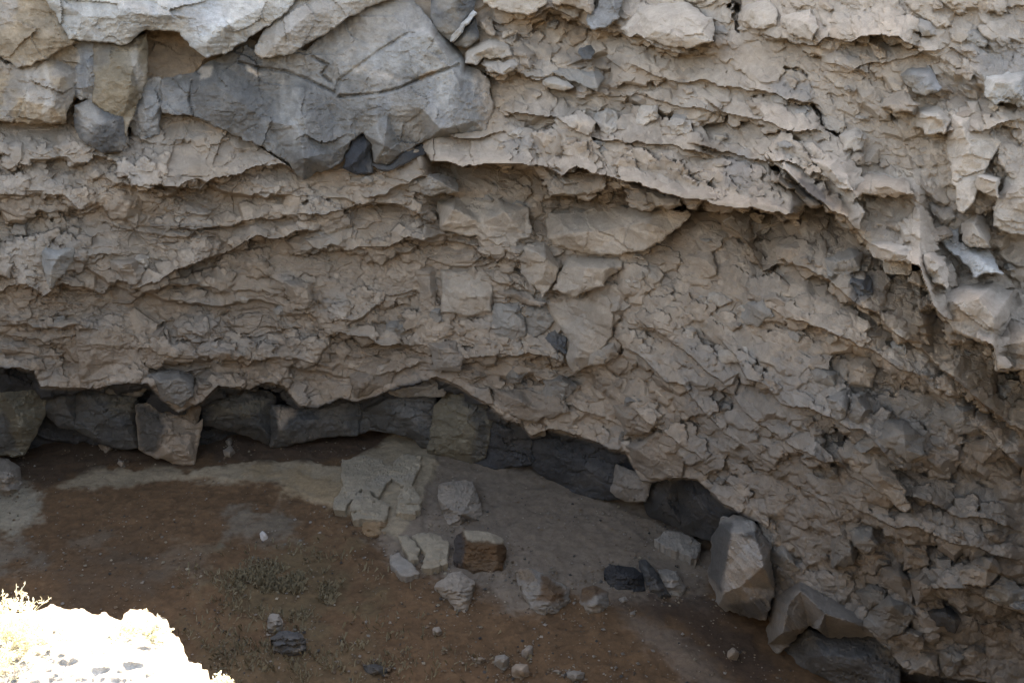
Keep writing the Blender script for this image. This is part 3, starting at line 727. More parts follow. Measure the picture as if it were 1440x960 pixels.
# slabs and stones of the layered rock, traced where the photograph shows them
S = 'rock_slab'
for poly, off, pal in (
    ([(678, -40), (760, -40), (772, 2), (745, 22), (720, 20), (695, 12), (678, 5)], .62, 'pale'),
    ([(775, -40), (848, -40), (832, 20), (806, 9), (776, 6)], .62, 'tan'),
    ([(848, -40), (884, -40), (868, 30), (836, 43), (825, 38), (826, 22), (838, 12)], .66, 'bluegrey'),
    ([(672, 28), (690, 22), (697, 40), (695, 52), (680, 45)], .5, 'tan'),
    ([(655, 68), (690, 52), (718, 65), (717, 78), (700, 84), (675, 80), (668, 92), (655, 90)], .52, 'pale'),
    ([(674, 82), (700, 86), (722, 83), (728, 92), (720, 100), (705, 105), (690, 100), (677, 92)], .6, 'pale'),
    ([(720, 70), (735, 62), (752, 75), (745, 96), (735, 90), (722, 80)], .45, 'tan'),
    ([(800, 45), (815, 35), (826, 40), (822, 55), (808, 64), (800, 60)], .42, 'brown'),
    ([(815, 68), (828, 62), (838, 72), (832, 85), (818, 83)], .42, 'darkgrey'),
    ([(775, 100), (790, 94), (815, 100), (835, 95), (850, 110), (843, 128), (825, 125), (805, 115)], .36, 'greytan'),
    ([(760, 112), (775, 105), (795, 112), (810, 125), (795, 129), (770, 123)], .3, 'pale'),
    ([(838, 160), (855, 150), (866, 160), (868, 180), (858, 191), (845, 188), (837, 172)], .36, 'pale'),
    ([(897, 150), (925, 148), (928, 165), (905, 178), (893, 172)], .34, 'pale'),
    ([(936, 172), (950, 160), (970, 168), (975, 180), (960, 190), (944, 190)], .34, 'pale'),
    ([(900, 10), (960, 0), (1000, 25), (1005, 60), (960, 68), (905, 55), (870, 42)], .5, 'pale'),
    ([(615, 285), (640, 276), (700, 280), (742, 292), (748, 330), (737, 337), (717, 347), (693, 342), (667, 332), (647, 330), (618, 323)], .30, 'facet'),
    ([(770, 302), (850, 292), (935, 290), (972, 300), (945, 330), (912, 350), (873, 358), (833, 357), (797, 350), (770, 338)], .42, 'facet'),
    ([(735, 345), (767, 338), (787, 378), (776, 400), (763, 421), (748, 400), (733, 383)], .38, 'facet'),
    ([(790, 376), (800, 361), (870, 360), (876, 375), (860, 386), (846, 404), (810, 418), (790, 411), (775, 406)], .42, 'facet'),
    ([(828, 498), (842, 487), (864, 480), (873, 500), (850, 512), (828, 516)], .3, 'facet'),
    ([(765, 476), (780, 460), (798, 475), (797, 500), (778, 492)], .24, 'darkgrey'),
    ([(694, 422), (735, 427), (742, 470), (702, 492), (690, 470)], .02, 'greytan'),
    ([(738, 430), (768, 426), (784, 450), (764, 470), (742, 480)], .08, 'greytan'),
    ([(698, 410), (725, 404), (766, 424), (760, 433), (735, 426)], .34, 'tan'),
    ([(580, 376), (612, 372), (615, 440), (585, 448), (592, 410)], .08, 'tan'),
    ([(560, 245), (590, 240), (640, 250), (645, 270), (600, 275), (565, 268)], .32, 'greytan'),
    ([(57, 350), (107, 347), (105, 362), (93, 382), (69, 408), (62, 385)], .48, 'palegrey'),
    ([(152, 365), (198, 362), (206, 382), (192, 405), (172, 392), (158, 376)], .42, 'tan'),
    ([(395, 392), (440, 396), (442, 425), (430, 438), (412, 435), (404, 415)], .26, 'tan'),
    ([(278, 486), (292, 480), (325, 490), (348, 499), (330, 506), (300, 505), (283, 497)], .24, 'tan'),
    ([(105, 462), (150, 452), (190, 470), (206, 522), (160, 530), (112, 538)], .12, 'tan'),
    ([(208, 470), (232, 455), (236, 500), (224, 520), (205, 515)], .22, 'tan'),
    ([(207, 524), (248, 518), (273, 529), (275, 546), (273, 558), (252, 573), (234, 565), (220, 549)], .42, 'greytan'),
    ([(274, 530), (305, 537), (289, 557), (276, 553)], .4, 'tan'),
    ([(251, 574), (271, 560), (285, 560), (279, 588), (273, 597), (252, 588)], .18, 'tan'),
    ([(490, 528), (530, 510), (560, 515), (545, 545), (500, 558)], .22, 'tan'),
    ([(600, 480), (640, 478), (655, 500), (648, 525), (610, 520)], .26, 'tan'),
    ([(710, 530), (725, 505), (745, 515), (735, 535), (722, 542)], .32, 'greytan'),
    ([(762, 535), (790, 525), (812, 545), (790, 565), (768, 560)], .28, 'greytan'),
    ([(690, 545), (730, 545), (790, 560), (800, 580), (740, 595), (700, 578)], .28, 'tan'),
    ([(745, 600), (775, 600), (765, 614), (752, 613)], .1, 'pale'),
    ([(860, 570), (900, 560), (925, 580), (915, 610), (880, 612)], .28, 'tan'),
    ([(880, 625), (930, 605), (965, 640), (955, 672), (915, 674), (890, 655)], .30, 'tan'),
    ([(1195, 745), (1227, 738), (1238, 770), (1215, 777), (1203, 768)], .42, 'greytan'),
    ([(1167, 756), (1194, 750), (1205, 775), (1200, 794), (1170, 800)], .36, 'greytan'),
    ([(1205, 779), (1245, 772), (1250, 785), (1230, 798), (1202, 795)], .26, 'tan'),
    ([(1270, 768), (1300, 764), (1310, 795), (1270, 800)], .34, 'tan'),
    ([(1238, 797), (1262, 790), (1280, 815), (1287, 852), (1275, 842), (1240, 820)], .34, 'tan'),
    ([(1278, 812), (1300, 803), (1322, 830), (1300, 842), (1290, 855)], .32, 'tan'),
    ([(1204, 832), (1225, 818), (1245, 828), (1240, 848), (1221, 855)], .36, 'greytan'),
    ([(1222, 856), (1248, 836), (1275, 848), (1288, 865), (1270, 890), (1240, 900), (1213, 880)], .44, 'greytan'),
    ([(1255, 895), (1280, 880), (1300, 890), (1295, 916)], .28, 'tan'),
    ([(1275, 946), (1298, 915), (1318, 916), (1322, 948)], .42, 'pale'),
    ([(1316, 914), (1335, 905), (1358, 925), (1340, 950), (1323, 946)], .32, 'greytan'),
    ([(1303, 860), (1330, 850), (1352, 870), (1345, 890), (1318, 880)], .3, 'darkgrey'),
    ([(1350, 800), (1380, 780), (1400, 782), (1408, 800), (1386, 825), (1352, 822)], .40, 'pale'),
    ([(1360, 827), (1388, 826), (1410, 805), (1445, 830), (1470, 870), (1415, 851)], .36, 'palegrey'),
    ([(1201, 626), (1243, 588), (1270, 587), (1297, 610), (1301, 640), (1275, 650), (1255, 632), (1230, 628), (1212, 640)], .42, 'greytan'),
    ([(1202, 640), (1225, 631), (1262, 668), (1282, 712), (1270, 720), (1236, 690), (1212, 664)], .44, 'pale'),
    ([(1160, 560), (1193, 545), (1193, 580), (1180, 594)], .34, 'greytan'),
    ([(1197, 552), (1220, 550), (1226, 575), (1207, 598), (1192, 586)], .34, 'greytan'),
    ([(1331, 152), (1375, 155), (1408, 200), (1388, 235), (1368, 290), (1349, 302), (1338, 250), (1332, 200)], .48, 'pale'),
    ([(1317, 331), (1349, 318), (1350, 342), (1391, 352), (1410, 386), (1370, 388), (1350, 362), (1330, 347)], .56, 'palegrey'),
    ([(1351, 316), (1375, 298), (1388, 310), (1393, 348), (1375, 350), (1352, 340)], .5, 'pale'),
    ([(1366, 246), (1385, 240), (1407, 250), (1403, 280), (1380, 270), (1367, 262)], .5, 'pale'),
    ([(1315, 417), (1350, 400), (1400, 396), (1425, 410), (1420, 440), (1397, 486), (1375, 480), (1353, 470), (1330, 450)], .56, 'pale'),
    ([(1400, 522), (1398, 488), (1422, 450), (1470, 440), (1490, 530), (1440, 518), (1420, 521)], .56, 'pale'),
    ([(1396, 290), (1440, 200), (1470, 240), (1470, 330), (1420, 330), (1398, 320)], .44, 'pale'),
    ([(1218, 336), (1260, 341), (1297, 350), (1296, 370), (1250, 368), (1230, 360)], .50, 'pale'),
    ([(1296, 358), (1310, 352), (1335, 376), (1332, 406), (1315, 396), (1301, 382)], .46, 'pale'),
    ([(1135, 222), (1178, 225), (1192, 250), (1200, 268), (1180, 265), (1163, 245)], .36, 'pale'),
    ([(1200, 268), (1216, 242), (1270, 250), (1286, 275), (1245, 277), (1206, 275)], .42, 'tan'),
    ([(1181, 190), (1205, 178), (1218, 190), (1211, 210), (1186, 213)], .36, 'pale'),
    ([(1288, 154), (1320, 150), (1336, 170), (1331, 188), (1300, 190), (1287, 170)], .36, 'pale'),
    ([(1237, 153), (1267, 118), (1293, 148), (1283, 158)], .36, 'tan'),
    ([(1265, 108), (1275, 95), (1310, 95), (1326, 125), (1300, 135), (1280, 125)], .34, 'bluegrey'),
    ([(1042, 10), (1080, -5), (1096, 18), (1092, 38), (1065, 40), (1046, 32)], .34, 'pale'),
    ([(1098, 22), (1140, 10), (1152, 40), (1142, 57), (1110, 47)], .34, 'pale'),
    ([(1385, 108), (1445, 98), (1445, 150), (1402, 146), (1386, 140)], .38, 'palegrey'),
    ([(1160, 365), (1195, 345), (1215, 355), (1210, 380), (1165, 392)], .34, 'greytan'),
    ([(1090, 345), (1130, 335), (1150, 360), (1130, 372), (1095, 366)], .3, 'tan'),
    ([(1190, 392), (1225, 385), (1228, 412), (1202, 424)], .26, 'darkgrey'),
    ([(960, 360), (1000, 350), (1010, 385), (975, 400)], .14, 'tan'),
    ([(1045, 425), (1075, 420), (1090, 445), (1060, 460), (1040, 450)], .2, 'greytan'),
    ([(1190, 505), (1220, 500), (1235, 520), (1225, 545), (1195, 540)], .22, 'tan'),
    ([(1358, 620), (1400, 610), (1415, 640), (1380, 655)], .24, 'tan'),
    ([(1330, 560), (1370, 575), (1380, 605), (1345, 610), (1325, 590)], .24, 'greytan'),
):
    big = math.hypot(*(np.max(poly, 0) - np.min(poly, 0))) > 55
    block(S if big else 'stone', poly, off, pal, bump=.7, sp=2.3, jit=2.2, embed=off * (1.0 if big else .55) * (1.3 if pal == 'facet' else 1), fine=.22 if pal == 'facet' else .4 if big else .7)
block(S, [(766, 423), (790, 414), (812, 421), (846, 408), (860, 428), (863, 473), (842, 495), (828, 515), (808, 523), (795, 508), (800, 480), (782, 455)], .30, 'facet', [(822, 440, -.2), (838, 470, -.1), (815, 475, .05), (808, 505, .15), (850, 440, -.05)], embed=.3, fine=.22, label='hollow faced tan slab ending in a point')
block(S, [(617, 378), (680, 380), (694, 405), (690, 438), (660, 446), (640, 441), (618, 440), (623, 410)], .26, 'facet', [(650, 410, .05), (675, 420, .06)], embed=.25, fine=.2, label='flat square tan panel')
# base: the row of dark basalt blocks under the overhang
Bk = dict(ground=True, depth=.7, bump=.9, jit=1.2, grow=4, fine=.3, sp=2.6)
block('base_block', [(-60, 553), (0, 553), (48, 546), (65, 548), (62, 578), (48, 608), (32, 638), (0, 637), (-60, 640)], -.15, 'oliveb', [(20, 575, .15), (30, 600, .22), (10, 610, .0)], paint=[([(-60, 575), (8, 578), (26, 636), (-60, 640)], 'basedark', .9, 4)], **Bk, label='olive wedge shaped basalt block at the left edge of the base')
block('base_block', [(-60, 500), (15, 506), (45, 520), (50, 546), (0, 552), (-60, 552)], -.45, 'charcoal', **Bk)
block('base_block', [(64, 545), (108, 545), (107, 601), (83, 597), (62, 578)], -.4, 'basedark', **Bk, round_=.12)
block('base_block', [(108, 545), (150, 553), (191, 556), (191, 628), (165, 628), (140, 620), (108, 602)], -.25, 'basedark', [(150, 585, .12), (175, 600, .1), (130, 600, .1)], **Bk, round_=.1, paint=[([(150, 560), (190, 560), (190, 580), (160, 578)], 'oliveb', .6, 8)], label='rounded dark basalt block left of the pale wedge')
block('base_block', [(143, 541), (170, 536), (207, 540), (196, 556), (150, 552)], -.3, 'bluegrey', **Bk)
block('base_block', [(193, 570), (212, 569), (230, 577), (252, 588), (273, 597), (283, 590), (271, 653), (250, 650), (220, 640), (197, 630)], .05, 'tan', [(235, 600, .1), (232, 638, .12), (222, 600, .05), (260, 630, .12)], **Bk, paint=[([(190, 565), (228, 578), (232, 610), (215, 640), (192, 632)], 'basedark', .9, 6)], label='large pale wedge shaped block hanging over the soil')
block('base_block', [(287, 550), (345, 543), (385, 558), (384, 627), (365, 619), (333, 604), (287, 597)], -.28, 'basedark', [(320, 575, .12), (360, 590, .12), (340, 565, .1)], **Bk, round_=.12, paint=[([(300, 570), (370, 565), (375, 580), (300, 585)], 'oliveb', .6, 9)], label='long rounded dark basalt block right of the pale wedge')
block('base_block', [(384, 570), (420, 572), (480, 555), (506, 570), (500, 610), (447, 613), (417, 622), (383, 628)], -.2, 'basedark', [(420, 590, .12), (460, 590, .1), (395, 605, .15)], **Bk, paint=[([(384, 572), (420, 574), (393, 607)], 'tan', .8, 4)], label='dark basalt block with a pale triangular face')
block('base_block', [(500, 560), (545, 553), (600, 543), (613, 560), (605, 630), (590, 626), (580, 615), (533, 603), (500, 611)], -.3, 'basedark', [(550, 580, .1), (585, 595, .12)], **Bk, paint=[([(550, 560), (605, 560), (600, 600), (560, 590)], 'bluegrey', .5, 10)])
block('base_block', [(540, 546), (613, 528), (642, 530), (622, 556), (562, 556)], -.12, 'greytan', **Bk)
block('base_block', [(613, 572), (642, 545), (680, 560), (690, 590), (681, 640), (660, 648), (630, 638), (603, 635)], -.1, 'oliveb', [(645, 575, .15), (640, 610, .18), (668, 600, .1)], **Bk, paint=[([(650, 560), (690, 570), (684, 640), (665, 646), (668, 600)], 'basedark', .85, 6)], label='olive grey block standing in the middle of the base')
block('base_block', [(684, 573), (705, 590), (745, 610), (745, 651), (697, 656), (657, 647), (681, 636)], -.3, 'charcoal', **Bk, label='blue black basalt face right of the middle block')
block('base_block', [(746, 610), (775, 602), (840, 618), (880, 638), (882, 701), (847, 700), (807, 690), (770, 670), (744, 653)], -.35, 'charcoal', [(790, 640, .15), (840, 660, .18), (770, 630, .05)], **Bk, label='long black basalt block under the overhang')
block('base_block', [(868, 655), (900, 670), (914, 680), (906, 703), (880, 703), (862, 690)], .02, 'lowgrey', **Bk)
block('base_block', [(902, 682), (930, 668), (948, 672), (958, 740), (935, 732), (913, 720)], -.3, 'charcoal', [(935, 700, .2), (925, 715, .1)], crisp=True, **Bk)
block('base_block', [(946, 670), (975, 672), (1004, 688), (1016, 722), (1000, 757), (975, 750), (957, 741)], -.3, 'charcoal', [(975, 700, .25), (995, 725, .15), (968, 735, .12)], crisp=True, **Bk, label='black basalt block beside the right boulders')
block('base_block', [(1068, 733), (1090, 745), (1100, 765), (1080, 776), (1066, 750)], .0, 'greytan', **Bk)
block('base_block', [(1078, 776), (1100, 766), (1121, 800), (1105, 810), (1090, 818)], .12, 'greytan', **Bk)
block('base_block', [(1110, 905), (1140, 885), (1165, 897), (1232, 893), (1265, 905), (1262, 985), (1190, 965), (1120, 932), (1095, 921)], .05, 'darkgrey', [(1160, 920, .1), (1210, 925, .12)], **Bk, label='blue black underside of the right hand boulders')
print('blocks', round(time.time() - T_START, 1))
block('base_block', [(1070, 800), (1100, 792), (1128, 820), (1104, 846), (1080, 846)], .1, 'lowgrey', crisp=True, **Bk)
# boulders leaning at the foot of the cliff: things of their own
block('boulder', [(1010, 733), (1035, 722), (1062, 728), (1085, 770), (1090, 830), (1078, 870), (1043, 868), (1010, 852), (996, 805), (999, 760)], .12, 'lowgrey', [(1028, 748, .55), (1020, 800, .65), (1074, 796, .55), (1018, 834, .75), (1042, 824, .6), (1062, 752, .25), (1006, 800, .3)], sp=2.4, jit=2.4, crisp=True, ground=True, depth=1.2, bump=.8, parent=None, mat=M_BASALT,
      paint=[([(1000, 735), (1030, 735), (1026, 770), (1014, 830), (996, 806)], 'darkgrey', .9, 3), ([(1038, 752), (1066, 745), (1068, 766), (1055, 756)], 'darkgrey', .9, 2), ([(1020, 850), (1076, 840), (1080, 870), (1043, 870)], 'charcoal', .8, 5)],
      label='tall faceted boulder with a pale kite shaped face at the foot of the right cliff', category='boulder')
block('boulder', [(1085, 840), (1125, 815), (1180, 845), (1225, 870), (1232, 893), (1165, 895), (1140, 880), (1110, 905), (1093, 920), (1080, 905), (1079, 865)], .34, 'lowgrey', [(1108, 850, .35), (1100, 890, .5), (1160, 862, .4), (1150, 885, .45), (1200, 875, .3), (1125, 830, .2)], sp=2.4, jit=2.6, crisp=True, ground=True, depth=1.0, bump=.7, parent=None,
      label='broad pale boulder with a dark underside lowest at the right cliff foot', category='boulder')

# more stones, each its own piece, spread through the rubble
def auto_stones(n):
    r = np.random.default_rng(55)
    made = 0; placed = []
    for _ in range(6000):
        if made >= n:
            break
        x = r.uniform(5, 1435); y = r.uniform(5, 930)
        if r.uniform() > 0.35 + 0.65 * float(sstep(450, 1000, x)):
            continue
        if y > np.interp(x, lipx, lipy) - 22:
            continue
        if x < 690 and y < 250 and y < 300 - x * 0.05:
            continue
        sz = r.choice([9, 12, 15, 19, 25], p=[.2, .3, .25, .15, .1])
        if any(abs(x - a) < (sz + c) * .9 and abs(y - b) < (sz + c) * .6 for a, b, c in placed):
            continue
        placed.append((x, y, sz)); made += 1
        tilt = math.radians(-6 + 34 * float(sstep(800, 1300, x))) + r.uniform(-.3, .3)
        k = r.integers(6, 10); an = np.sort(r.uniform(0, 2 * math.pi, k) * .3 + np.arange(k) * 2 * math.pi / k * .9)
        rr = r.uniform(.75, 1.15, k)
        qx = np.cos(an) * rr * sz; qy = np.sin(an) * rr * sz * r.uniform(.5, .75)
        poly = np.stack([x + qx * math.cos(tilt) - qy * math.sin(tilt), y + qx * math.sin(tilt) + qy * math.cos(tilt)], 1)
        j = (min(len(gy) - 1, np.searchsorted(gy, y)), min(len(gx) - 1, np.searchsorted(gx, x)))
        near = float(np.mean(disp[max(0, j[0] - 5):j[0] + 5, max(0, j[1] - 5):j[1] + 5]))
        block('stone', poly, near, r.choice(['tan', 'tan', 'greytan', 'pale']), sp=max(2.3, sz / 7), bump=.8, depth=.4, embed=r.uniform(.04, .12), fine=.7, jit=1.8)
auto_stones(185)
print('stones', round(time.time() - T_START, 1))

# ------------------------------------------------------------------ the floor of the hollow
def to_px(X, Y, Z):
    c, s = math.cos(PITCH), math.sin(PITCH)
    dx, dy, dz = X - EYE[0], Y - EYE[1], Z - EYE[2]
    fw = dy * c + dz * s; up = -dy * s + dz * c
    fw = np.maximum(fw, .1)
    return 720 + FPX * dx / fw, 480 - FPX * up / fw

def ground_z(X, Y):
    return 0.05 * fbm(X * .6, Y * .6, 910, 3) + .02 * fbm(X * 3, Y * 3, 915, 3)

xs = np.concatenate([np.arange(-22, -11.5, .5), np.arange(-11.5, 7, .036), np.arange(7, 14, .5)])
ys = np.concatenate([np.arange(-1, 8.8, .4), np.arange(8.8, 18.4, .036), np.arange(18.4, 22, .5)])
X, Y = np.meshgrid(xs, ys)
Z = ground_z(X, Y)
gpx, gpy = to_px(X, Y, Z)
n1 = fbm(X * 1.3, Y * 1.3, 920, 5); n2 = fbm(X * 6, Y * 6, 930, 4); n3 = fbm(X * 2.5 + 30, Y * 2.5, 940, 4); n4 = fbm(X * 15, Y * 15, 945, 3)
gc = np.array((.122, .070, .037)) * (1 + .22 * n1 + .25 * n2 + .3 * n4)[..., None]
def tint(poly, colour, k, soft, wob=1.0):
    global gc
    d = poly_dist(gpx, gpy, poly) + soft * 1.5 * wob * n3 + soft * 1.0 * n2 + soft * .8 * n4
    a = (k * sstep(-soft, soft, d))[..., None]
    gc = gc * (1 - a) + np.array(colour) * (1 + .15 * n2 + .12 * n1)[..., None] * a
DUST = (.28, .225, .155)
tint([(590, 610), (760, 640), (980, 730), (1010, 790), (990, 850), (900, 850), (800, 830), (720, 860), (660, 830), (560, 800), (520, 740), (560, 660)], (.18, .145, .112), .9, 14)
tint([(250, 675), (330, 650), (440, 650), (480, 655), (560, 605), (620, 615), (600, 700), (560, 760), (480, 725), (400, 690), (330, 672)], DUST, .95, 4.5, 2)
tint([(340, 660), (420, 668), (520, 690), (530, 720), (460, 715), (400, 690)], (.24, .165, .09), .6, 12)
tint([(70, 685), (130, 660), (240, 655), (260, 672), (180, 682), (95, 690)], DUST, .9, 4, 2)
tint([(-100, 690), (30, 675), (62, 690), (50, 730), (0, 760), (-100, 790)], (.28, .25, .19), .8, 10)
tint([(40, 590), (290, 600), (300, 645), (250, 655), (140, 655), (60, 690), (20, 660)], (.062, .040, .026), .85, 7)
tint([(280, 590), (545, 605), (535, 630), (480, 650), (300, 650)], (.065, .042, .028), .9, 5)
tint([(330, 725), (400, 718), (420, 750), (370, 765), (325, 750)], (.16, .145, .115), .6, 14, 1.6)
tint([(105, 755), (145, 752), (145, 770), (110, 772)], (.16, .145, .115), .35, 14, 1.6)
tint([(240, 785), (290, 780), (300, 800), (190, 810)], (.16, .145, .115), .3, 16, 1.6)
tint([(-20, 770), (40, 760), (60, 790), (-20, 800)], (.15, .145, .12), .5, 12, 1.4)
tint([(300, 800), (480, 770), (520, 830), (430, 870), (320, 860)], (.085, .075, .04), .4, 26, 1.4)
tint([(260, 880), (430, 880), (560, 930), (540, 1000), (260, 1000)], (.085, .072, .04), .35, 28, 1.4)
tint([(880, 860), (960, 890), (1040, 960), (1000, 980), (900, 900)], (.17, .135, .105), .6, 12, 1.3)
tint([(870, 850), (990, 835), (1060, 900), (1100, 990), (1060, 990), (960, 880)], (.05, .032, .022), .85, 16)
tint([(80, 790), (200, 770), (220, 830), (100, 850)], (.07, .05, .034), .5, 24)
# a scalloped bank where the dust sheet breaks off above the damp soil
bank = sstep(-3, 3, poly_dist(gpx, gpy, [(250, 672), (330, 650), (440, 650), (480, 655), (560, 605), (620, 615), (600, 700), (590, 790), (520, 745), (475, 718), (400, 690), (330, 676)]) + 5 * n3)
Z = Z + .05 * bank + .022 * n2 + .012 * n4 + .04 * np.clip(n3, 0, 1) - .03 * np.clip(fbm(X * 3.3, Y * 3.3, 951, 2) - .25, 0, 1)
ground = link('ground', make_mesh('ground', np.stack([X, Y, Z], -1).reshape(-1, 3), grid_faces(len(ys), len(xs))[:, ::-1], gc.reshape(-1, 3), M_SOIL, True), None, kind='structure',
              label='bare brown soil floor with paler dust patches')

def ground_hit(px, py, z=0.0):
    d = ray(px, py)
    t = (z - EYE[2]) / d[..., 2]
    return EYE + d * np.asarray(t)[..., None]

# near side of the hollow, unseen; hillside added to block low sky
ring = np.array([(-15.2, 14.6), (-14.6, 11.5), (-13.2, 6), (-9, 2.2), (-4, 1.35), (-1, 1.15), (1.5, 1.0), (5, 2.2), (8.3, 5.2), (9.3, 9.2)])
rz = np.array([10.2, 9.6, 8.4, 7.4, 7.2, 7.2, 7.3, 7.8, 9.0, 10.0])
rp = _spline(np.column_stack([ring, rz]), 14)
rows = []
cen = np.array([-2.0, 9.0])
for u in np.linspace(0, 1, 26):
    q = rp.copy(); q[:, 2] = -.4 + (rp[:, 2] + .4) * u
    nrm = (rp[:, :2] - cen); nrm /= np.linalg.norm(nrm, axis=1, keepdims=True)
    kk = np.arange(len(rp)) * .31
    q[:, :2] += nrm * (.35 * u + .25 * fbm(kk, np.full(len(rp), u * 7), 960, 4) + .25)[:, None]
    rows.append(q)
for dist in (.5, 1.5, 4, 12, 40, 400):
    q = rows[25].copy(); nrm = (rp[:, :2] - cen); nrm /= np.linalg.norm(nrm, axis=1, keepdims=True)
    q[:, :2] += nrm * dist
    q[:, 2] = rp[:, 2] + .25 * min(dist, 60) * sstep(1.2, 8, np.float64(dist)) + .1 * fbm(np.arange(len(rp)) * .4, np.full(len(rp), dist), 970, 3)  # added rise, out of view, keeps low sky off the hollow
    rows.append(q)
R = np.array(rows)
rc = np.where((np.arange(len(R)) < 26)[:, None, None], np.array((.075, .07, .06)), np.array((.22, .19, .14))) * np.ones(R.shape)  # near face darkened to cut bounced light
rc = rc.reshape(-1, 3) * (1 + .2 * fbm(R[..., 0] * 2, R[..., 1] * 2 + R[..., 2], 980, 3)).reshape(-1, 1)
link('near_terrain', make_mesh('near_terrain', R.reshape(-1, 3), grid_faces(len(R), R.shape[1]), rc, M_TUFF, True), None, kind='structure', label='unseen rocky terrain on the near side, rise and dark face added to shape the light')

# ------------------------------------------------------------------ loose rocks on the floor
LOOSE = []
def loose(name, poly, H, pal, inner=(), sp=3.0, top=.45, bump=1.0, paint=(), z0=.0, mat=None, flat=False, **props):
    SEED[0] += 7
    sd_ = SEED[0]; r = np.random.default_rng(sd_)
    poly = [tuple(map(float, p)) for p in poly]; pa = np.array(poly)
    y0, y1 = pa[:, 1].min(), pa[:, 1].max()
    size = math.sqrt(max(1., (pa[:, 0].max() - pa[:, 0].min()) * (y1 - y0)))
    sp = min(sp, 2.3)
    LOOSE.append(pa)
    P2, tri, isb, rim = fill(poly, sp, 2.0 if flat else 1.3, sd_, min(2.0, sp * .7))
    H = H * (1.25 if flat else .9)
    if flat:
        pv = np.full(len(pa), H * .8); ip = np.zeros((0, 2)); iv = np.zeros(0)
        if len(inner):
            ip = np.array([(a, b) for a, b, _ in inner]); iv = np.array([c for _, _, c in inner]) * H
        else:
            ip = np.array([pa.mean(0)]); iv = np.array([H])
    else:
        pv = H * top * (1 - (pa[:, 1] - y0) / max(1, y1 - y0))
        if len(inner):
            ip = np.array([(a, b) for a, b, _ in inner]); iv = np.array([c for _, _, c in inner]) * H
        else:
            c = pa.mean(0)
            ip = np.array([c + (-.18 * size, -.12 * size), c + (.2 * size, -.15 * size), c + (.05 * size, .15 * size)]); iv = np.array([.95, 1., .75]) * H
    h = 0; e = size * .015 + .5
    for dx, dy in ((0, 0), (e, 0), (-e, 0), (0, e), (0, -e)):
        h = h + facet_eval(pa, pv, ip, iv, P2 + (dx, dy)) / 5
    G = ground_hit(P2[:, 0], P2[:, 1])
    h = h + bump * (.035 * fbm(G[:, 0] * 4, G[:, 1] * 4, sd_, 3) + .02 * ridged(G[:, 0] * 9, G[:, 1] * 9, sd_ + 3, 3)) * min(1, H / .3 + .25)
    h = h + .5 * bump * fine_relief(G[:, 0] + sd_, G[:, 1], 1.0) * min(1, H / .25)
    h = np.where(isb, h - .015, h)
    h = np.maximum(h, 0.0 if not flat else .01) + (z0 if not flat else .02)
    V = ground_hit(P2[:, 0], P2[:, 1], h)
    c = rock_colour(P2[:, 0], P2[:, 1], G[:, 0] * 1.5, G[:, 1] * 1.5, pal, r.uniform(-.2, .2) * np.ones(len(P2))) * (.72 if pal == 'pale' else .9)
    for pp, pl, kk, soft in paint:
        a = (kk * sstep(-soft, soft, poly_dist(P2[:, 0], P2[:, 1], pp) + soft * fbm(P2[:, 0] / 7, P2[:, 1] / 7, sd_, 3)))[:, None]
        c = c * (1 - a) + np.array(PAL[pl]) * (1 + .2 * fbm(P2[:, 0] / 6, P2[:, 1] / 6, sd_ + 1, 3))[:, None] * a
    def down(ii):
        q = V[ii].copy(); q[:, 2] = -.12
        cen_ = V[:, :2].mean(0); q[:, :2] += (cen_ - q[:, :2]) * .06
        return q
    V2, T2, idx = skirt(V, tri, rim, down)
    return link(name, make_mesh(name, V2, T2, np.concatenate([c, c[idx]]), mat or M_TUFF, False), None, **props)

SL = 'flat slabs of dry crust lying below the cliff'
loose('boulder', [(-30, 642), (10, 644), (28, 656), (32, 680), (18, 697), (-5, 692), (-30, 690)], .45, 'pale', label='pale rounded boulder cut by the left edge below the olive block', category='boulder')
loose('rock_slab', [(482, 645), (510, 640), (545, 650), (560, 664), (545, 680), (535, 698), (520, 690), (505, 688), (498, 700), (486, 718), (470, 716), (470, 702), (482, 682), (478, 672)], .10, 'dust', flat=True, label='largest flat dusty slab at the upper left of the slab heap', category='rock slab', group=SL)
loose('rock_slab', [(505, 690), (518, 690), (532, 702), (548, 712), (540, 730), (512, 728), (496, 734), (490, 718)], .12, 'dust', flat=True, label='flat tan slab in front of the largest slab', category='rock slab', group=SL)
loose('rock_slab', [(552, 650), (565, 640), (592, 642), (588, 662), (578, 682), (562, 684), (552, 672)], .10, 'dust', flat=True, label='rounded flat slab at the top of the slab heap by the cliff', category='rock slab', group=SL)
loose('rock_slab', [(566, 684), (580, 682), (592, 700), (592, 718), (575, 725), (556, 722), (560, 702)], .14, 'dust', flat=True, label='small flat slab just below the rounded one', category='rock slab', group=SL)
loose('rock_chunk', [(508, 730), (528, 724), (545, 730), (545, 750), (530, 756), (510, 750)], .15, 'rust', label='rust brown chunk under the front of the slab heap', category='rock', group='loose rocks on the soil')
loose('rock_slab', [(560, 755), (575, 752), (588, 768), (590, 786), (576, 789), (570, 775)], .10, 'dust', flat=True, label='narrow upright looking slab piece left of the brown block', category='rock slab', group=SL)
loose('rock_slab', [(580, 752), (605, 748), (632, 760), (630, 790), (612, 800), (594, 798), (598, 780), (588, 765)], .10, 'dust', flat=True, label='flat dusty slab touching the brown block', category='rock slab', group=SL)
loose('rock_slab', [(546, 782), (560, 776), (580, 792), (590, 806), (570, 812), (552, 800)], .07, 'greytan', flat=True, label='half buried grey crust at the lower end of the slab heap', category='rock slab', group=SL)
